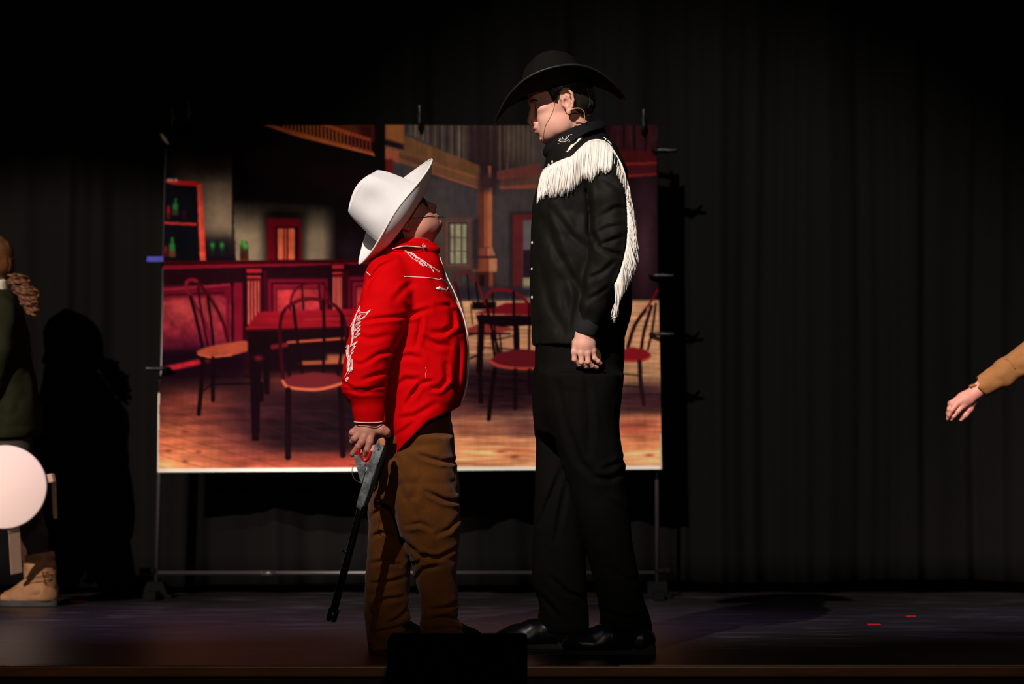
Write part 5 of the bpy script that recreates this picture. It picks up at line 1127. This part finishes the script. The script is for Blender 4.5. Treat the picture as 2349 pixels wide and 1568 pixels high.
for k in range(46):
    ph = r.uniform(0, 6.28); ra = r.uniform(.0, .026); om = r.uniform(.45, .95); cr = r.uniform(.006, .015); st_ = r.randint(0, 6); en = len(path)-r.randint(0, 10)
    for j_ in range(5):
        pts = []
        for i in range(st_, en):
            t = i/len(path); ww = .45+.9*math.sin(math.pi*min(1, t*.95+.05)); q = om*i+ph+j_*.16
            pts.append(path[i]+np.array([ra*ww*math.cos(ph)+cr*math.cos(q), ra*ww*math.sin(ph)*.8+cr*math.sin(q), cr*.35*math.sin(q*1.0+1)+ra*ww*.5*math.sin(ph*2)]))
        if len(pts) > 3: b.tube(pts, [.0019]*(len(pts)-1)+[.0004], 5, cap=False)
b.build('ponytail', M_gh, ho)
b = MB(); b.tube([G(14, 622), G(20, 628)], .020, 12); b.build('hair_tie', M_dark_hair, ho)
M_jk = mat('dark_green_jacket', (30, 32, 14), rough=.85, bump=.4, bscale=30, bdist=.004, spec=.15)
s = SDF(G(-150, 1030)+np.array([0, -.26, 0]), G(112, 650)+np.array([0, .26, 0]), .006)
s.loft(lofr([(664, -50, 24, .055), (680, -66, 40, .11), (705, -84, 54, .145), (760, -92, 66, .155), (830, -92, 72, .155), (900, -96, 88, .160), (960, -100, 99, .165), (990, -100, 98, .165), (1006, -96, 86, .16)], YG), .02)
s.chain([G(0, 712, -.125), G(-4, 800, -.155), G(-28, 880, -.165), G(-62, 985, -.175)], [.060, .056, .052, .040], .012); s.chain([G(-20, 712, .125), G(-24, 800, .155), G(-48, 880, .165), G(-82, 975, .15)], [.060, .056, .052, .040], .012)
s.noise(.08, .005, seed=41); s.noise(.05, .003, ridged=True, seed=42); v, f = s.mesh(1); jk = mesh('jacket', v, f, M_jk, pG)
s = SDF(G(-80, 700)+np.array([0, -.09, 0]), G(40, 640)+np.array([0, .09, 0]), .004)
a_, c_ = G(-48, 678), G(12, 662)
ringp = [a_*(.5+.5*math.cos(t))+c_*(.5-.5*math.cos(t))+np.array([0, -.056*math.sin(t), 0]) for t in np.linspace(0, 2*math.pi, 24)]
s.chain(ringp, .011, .004); s.chain([p+np.array([0, 0, .014]) for p in ringp], .009, .006); s.chain([p+np.array([0, 0, .026]) for p in ringp], .007, .006); v, f = s.mesh(1); mesh('white_collar', v, f, mat('white_cotton', (236, 226, 196), rough=.8), jk)
M_gt = mat('dark_trousers', (50, 42, 30), rough=.85, bump=.3, bscale=30, bdist=.003)
s = SDF(G(-140, 1310)+np.array([0, -.2, 0]), G(125, 970)+np.array([0, .2, 0]), .006)
s.loft(lofr([(980, -70, 80, .13), (1020, -60, 74, .13), (1070, -50, 72, .12)], YG), .03)
s.chain([G(22, 1040, -.06), G(52, 1160, -.07), G(78, 1230, -.07), G(84, 1280, -.07)], [.080, .062, .047, .044], .02); s.chain([G(-22, 1040, .06), G(-42, 1160, .06), G(-58, 1240, .06), G(-66, 1290, .05)], [.080, .062, .047, .044], .02)
s.noise(.05, .003, ridged=True, seed=45); v, f = s.mesh(1); mesh('trousers', v, f, M_gt, pG)
M_boot = mat('tan_suede', (146, 102, 66), rough=.85, var=.22, vscale=28, bump=.3, bscale=60); M_bsole = mat('dark_rubber', (44, 40, 36), rough=.7); M_bk = mat('buckle_brass', (150, 110, 60), rough=.3, metal=.8)
def boot(dx, dy):
    s = SDF(G(-12+dx, 1392, dy)+np.array([0, -.07, 0]), G(146+dx, 1258, dy)+np.array([0, .07, 0]), .0035)
    s.chain([G(90+dx, 1276, dy), G(92+dx, 1310, dy), G(96+dx, 1345, dy)], [.056, .053, .050], .02); s.chain([G(100+dx, 1356, dy), G(60+dx, 1360, dy), G(24+dx, 1369, dy)], [.046, .040, .026], .025); s.ell(G(40+dx, 1370, dy), (.062, .042, .022), .02); s.ell(G(107+dx, 1362, dy), (.036, .036, .036), .02)
    s.noise(.03, .0025, ridged=True, seed=51); zt, zb = G(0, 1268, dy)[2], G(0, 1377, dy)[2]; xx = G(90+dx, 1300, dy)[0]
    s.plane_cut(lambda X, Y, Z: np.maximum(Z-zt-(X-xx)*.12, zb-Z)+0*Y); v, f = s.mesh(1); o = mesh('boot', v, f, M_boot, pG)
    b = MB(); ol = []; n = 36; xa, xb_ = G(-2+dx, 1380, dy)[0], G(134+dx, 1380, dy)[0]
    for i in range(n): t = 2*math.pi*i/n; u_ = .5-.5*math.cos(t); ol.append((xa+u_*(xb_-xa), YG+dy+math.copysign(abs(math.sin(t))**.55, math.sin(t))*(.036+.010*math.exp(-((u_-.3)/.2)**2))))
    z0, z1 = 0.001, zb+.004; b.add([(x, y, z) for z in (z0, z1) for x, y in ol], [tuple(range(n-1, -1, -1)), tuple(range(n, 2*n))]+[(i, (i+1) % n, (i+1) % n+n, i+n) for i in range(n)]); b.build('sole', M_bsole, o, smooth=False, bevel=.002)
    b = MB()
    for yy_ in (1318, 1330):
        c0 = G(92+dx, yy_, dy); b.tube([c0+np.array([.0535*math.cos(t), .0535*math.sin(t), .006*math.cos(t)]) for t in np.linspace(0, 2*math.pi, 25)], .0045, 6, cap=False)
    b.build('strap', M_boot, o)
    for (bx, by) in ((104, 1316), (108, 1332)):
        b = MB(); c0 = G(bx+dx, by, dy-.056); b.tube([c0+np.array([.010*sx, 0, .008*sz]) for sx, sz in ((-1, -1), (1, -1), (1, 1), (-1, 1), (-1, -1))], .0018, 6); b.tube([c0+np.array([-.010, 0, 0]), c0+np.array([.008, -.001, 0])], .0014, 6); b.build('buckle', M_bk, o)
boot(0, -.07); boot(-150, .05)
# stool
YS = 1.56
M_birch = mat('pale_stool_paint', (255, 226, 216), rough=.8, spec=.1); M_ply = mat('stool_leg_ply', (206, 168, 140), rough=.4, spec=.5)
cs = P(10, 1116, YS); sl = thing('stool', 'round pale pink stool with bent legs carried on its side at the left edge', 'stool', cs)
tl = math.radians(11); ax_ = Vector((.10, -1, .14)).normalized()
Rm = ax_.to_track_quat('Z', 'Y').to_matrix().to_4x4(); Rm.translation = cs
b = MB(); Rr = 97/sc(YS); n = 72; pr = [(0, -.018), (Rr-.006, -.018), (Rr-.001, -.014), (Rr, -.009), (Rr-.001, -.004), (Rr-.006, 0), (0, 0)]
V = [(q[0]*math.cos(2*math.pi*k/n), q[0]*math.sin(2*math.pi*k/n), q[1]) for q in pr[1:-1] for k in range(n)]; m_ = len(pr)-2
b.add(xf(Rm, V), [(i*n+k, i*n+(k+1) % n, (i+1)*n+(k+1) % n, (i+1)*n+k) for i in range(m_-1) for k in range(n)]+[tuple(range(n-1, -1, -1)), tuple((m_-1)*n+k for k in range(n))]); flat_sides(b.build('seat', M_birch, sl), 50)
inv = Rm.inverted()
def leg(pxa, pya, pxb, pyb, w_):
    # bent plywood leg: a flat arm under the seat, a tight bend at the rim, then a straight leg
    A = np.array(inv @ Vector(P(pxa, pya, YS+.03))); u_ = np.array([A[0], A[1], 0]); L_ = np.linalg.norm(u_); u_ /= L_; t_ = np.array([-u_[1], u_[0], 0])
    Bv = inv @ Vector(P(pxb, pyb, YS+.16)); Bv = np.array(Bv); pts = [u_*.05+np.array([0, 0, -.026]), u_*(L_-.02)+np.array([0, 0, -.026])]
    e = pts[1]; dirn = Bv-(u_*L_+np.array([0, 0, -.04])); pts += [u_*(L_-.006)+np.array([0, 0, -.029]), u_*L_+np.array([0, 0, -.040]), Bv]
    V = []; 
    for i, p_ in enumerate(pts):
        d = pts[min(i+1, 4)]-pts[max(i-1, 0)]; d /= np.linalg.norm(d); nn = np.cross(d, t_); nn /= np.linalg.norm(nn)
        V += [p_+t_*w_/2+nn*.007, p_-t_*w_/2+nn*.007, p_-t_*w_/2-nn*.007, p_+t_*w_/2-nn*.007]
    b = MB(); b.add(xf(Rm, V), [(4*i+k, 4*i+(k+1) % 4, 4*i+4+(k+1) % 4, 4*i+4+k) for i in range(4) for k in range(4)]+[(3, 2, 1, 0), (16, 17, 18, 19)]); b.build('leg', M_ply, sl, smooth=False, bevel=.002)
leg(121, 1094, 126, 1180, .030); leg(33, 1220, 38, 1312, .040); leg(-95, 1110, -90, 1190, .035); leg(0, 1034, 4, 1100, .035)

# ================================================================== performer beyond the right edge, only the forearm and hand in view
YP = 1.0
pR = thing('person', 'person in a tan jacket reaching a bare hand in from the right edge', 'person', (P(2590, 1432, YP)[0], YP, 0))
def Q(x, y, dy=0.0): return P(x, y, YP+dy)
oR = Q(2575, 455); MR = frame(-1, -8, 0, 0, 1.0, oR)
s = head_sdf(vox=.003, neck=((-.028, 0, -.055), (-.035, 0, -.17), .047, .052)); hv, hq = s.mesh(1); lm = lipmask(hv, hq)
def z8(x, y): return (2120+x/6.27, 750+y/6.27)
Yq = -.17
wr = Q(*z8(740, 935), Yq); kn = [Q(*z8(560, 1130), Yq-.012), Q(*z8(475, 1100), Yq-.016), Q(*z8(410, 1095), Yq-.006), Q(*z8(385, 1100), Yq+.008)]
fg = [[Q(*z8(490, 1210), Yq-.018), Q(*z8(430, 1280), Yq-.012), Q(*z8(398, 1328), Yq-.002)], [Q(*z8(400, 1190), Yq-.022), Q(*z8(362, 1260), Yq-.014), Q(*z8(340, 1318), Yq-.002)], [Q(*z8(362, 1180), Yq-.004), Q(*z8(345, 1240), Yq+.006), Q(*z8(345, 1300), Yq+.014)], [Q(*z8(360, 1160), Yq+.014), Q(*z8(350, 1210), Yq+.022), Q(*z8(360, 1270), Yq+.028)]]
th = [Q(*z8(700, 1080), Yq+.006), Q(*z8(655, 1180), Yq+.004), Q(*z8(595, 1260), Yq+.004), Q(*z8(528, 1328), Yq+.006)]
hR = hand_sdf(wr, kn, fg, th, rw=.0225, rf=.0072, rk=.0120, arm=Q(*z8(860, 840), Yq)).mesh(1)
co = [([Q(2570, 540), Q(2590, 620), Q(2600, 780), Q(2600, 930)], [.05, .10, .12, .12]), ([Q(2545, 640, -.15), Q(2400, 790, -.17), Q(*z8(800, 880), Yq)], [.04, .033, .023]), ([Q(2600, 640, .15), Q(2615, 800, .19), Q(2590, 930, .19)], [.04, .033, .023]),
      ([Q(2590, 930, -.08), Q(2560, 1160, -.08), Q(2560, 1400, -.08)], [.08, .055, .04]), ([Q(2590, 930, .08), Q(2500, 1160, .08), Q(2430, 1390, .08)], [.08, .055, .04])]
cv, cq = coarse(co, .012); V, F = join([(xf(MR, hv), hq), (cv, cq), hR]); mesh('body', V, F, SKIN3, pR, slots=[SKIN3, LIP], fm=np.concatenate([lm, np.zeros(len(F)-len(lm), int)])); eyes(MR, pR)
hair(MR, pR, M_brown_hair, ([-.13, -.07, -.040, -.034, -.005, .008, .012, .026, .032, .06, .08], [-.052, -.046, -.030, -.004, .020, .018, -.004, .004, .035, .05, .065]), nstr=150, seed=8)
M_tan = mat('tan_jacket', (158, 106, 60), rough=.8, bump=.4, bscale=40, bdist=.003, spec=.2)
s = SDF(Q(2218, 1010)+np.array([0, -.27, 0]), Q(2720, 560)+np.array([0, .27, 0]), .0055)
s.loft(lofr([(585, 2530, 2620, .07), (610, 2505, 2665, .14), (700, 2495, 2690, .175), (800, 2495, 2695, .175), (900, 2495, 2695, .18), (990, 2500, 2690, .17)], YP), .02)
s.chain([Q(2550, 640, -.13), Q(2490, 712, -.165), Q(2410, 790, -.17), Q(2350, 828, -.17), Q(2300, 858, -.17), Q(*z8(765, 888), Yq)], [.085, .072, .066, .050, .042, .032], .02); s.chain([Q(2605, 640, .13), Q(2620, 800, .18), Q(2592, 915, .19)], [.08, .062, .045], .02)
s.noise(.05, .005, seed=61); s.noise(.035, .0034, ridged=True, seed=62)
_a = Q(*z8(690, 815), Yq); _b = Q(*z8(850, 965), Yq); nrm2 = np.array([-(_b[2]-_a[2]), _b[0]-_a[0]]); nrm2 /= np.linalg.norm(nrm2)
def cutR(X, Y, Z): 
    d = (X-_a[0])*nrm2[0]+(Z-_a[2])*nrm2[1]; d = d*(-1 if ((_a[0]-.1-_a[0])*nrm2[0]+(0)*nrm2[1]) < 0 else 1); return np.where(Z > .5, d, -1)+0*Y
s.plane_cut(cutR); v, f = s.mesh(3); jr = mesh('jacket', v, f, M_tan, pR); tR = bvh(v, f)
for pts in ([(1130, 455), (1210, 470), (1270, 540), (1310, 600)], [(700, 825), (770, 850), (830, 900), (858, 965)]):
    b = MB(); draw(tR, [z8(*p) for p in pts], .0016, b, .0004); 
    if b.v: b.build('sleeve_seam', M_tan, jr)
b = MB(); b.prism([(Q(*z8(x, y), Yq)[0], Q(*z8(x, y), Yq)[2]) for x, y in ((640, 838), (700, 815), (760, 835), (720, 850), (650, 868))], YP+Yq-.02, YP+Yq+.005); b.build('cuff_flap', M_tan, jr, smooth=False, bevel=.002)
s = SDF(Q(2380, 1420)+np.array([0, -.2, 0]), Q(2710, 960)+np.array([0, .2, 0]), .008); s.loft(lofr([(960, 2505, 2690, .16), (1060, 2500, 2680, .15)], YP), .03)
s.chain([Q(2595, 1000, -.08), Q(2562, 1180, -.08), Q(2560, 1390, -.08)], [.095, .075, .065], .02); s.chain([Q(2590, 1000, .08), Q(2500, 1180, .08), Q(2430, 1385, .08)], [.095, .075, .065], .02); v, f = s.mesh(1); mesh('trousers', v, f, M_gt, pR)
shoe(pR, P(2450, 1432, 1.08)[0], P(2342, 1432, 1.08)[0]+.01, YP+.04); shoe(pR, P(2600, 1432, .92)[0], P(2430, 1432, .92)[0], YP-.08)
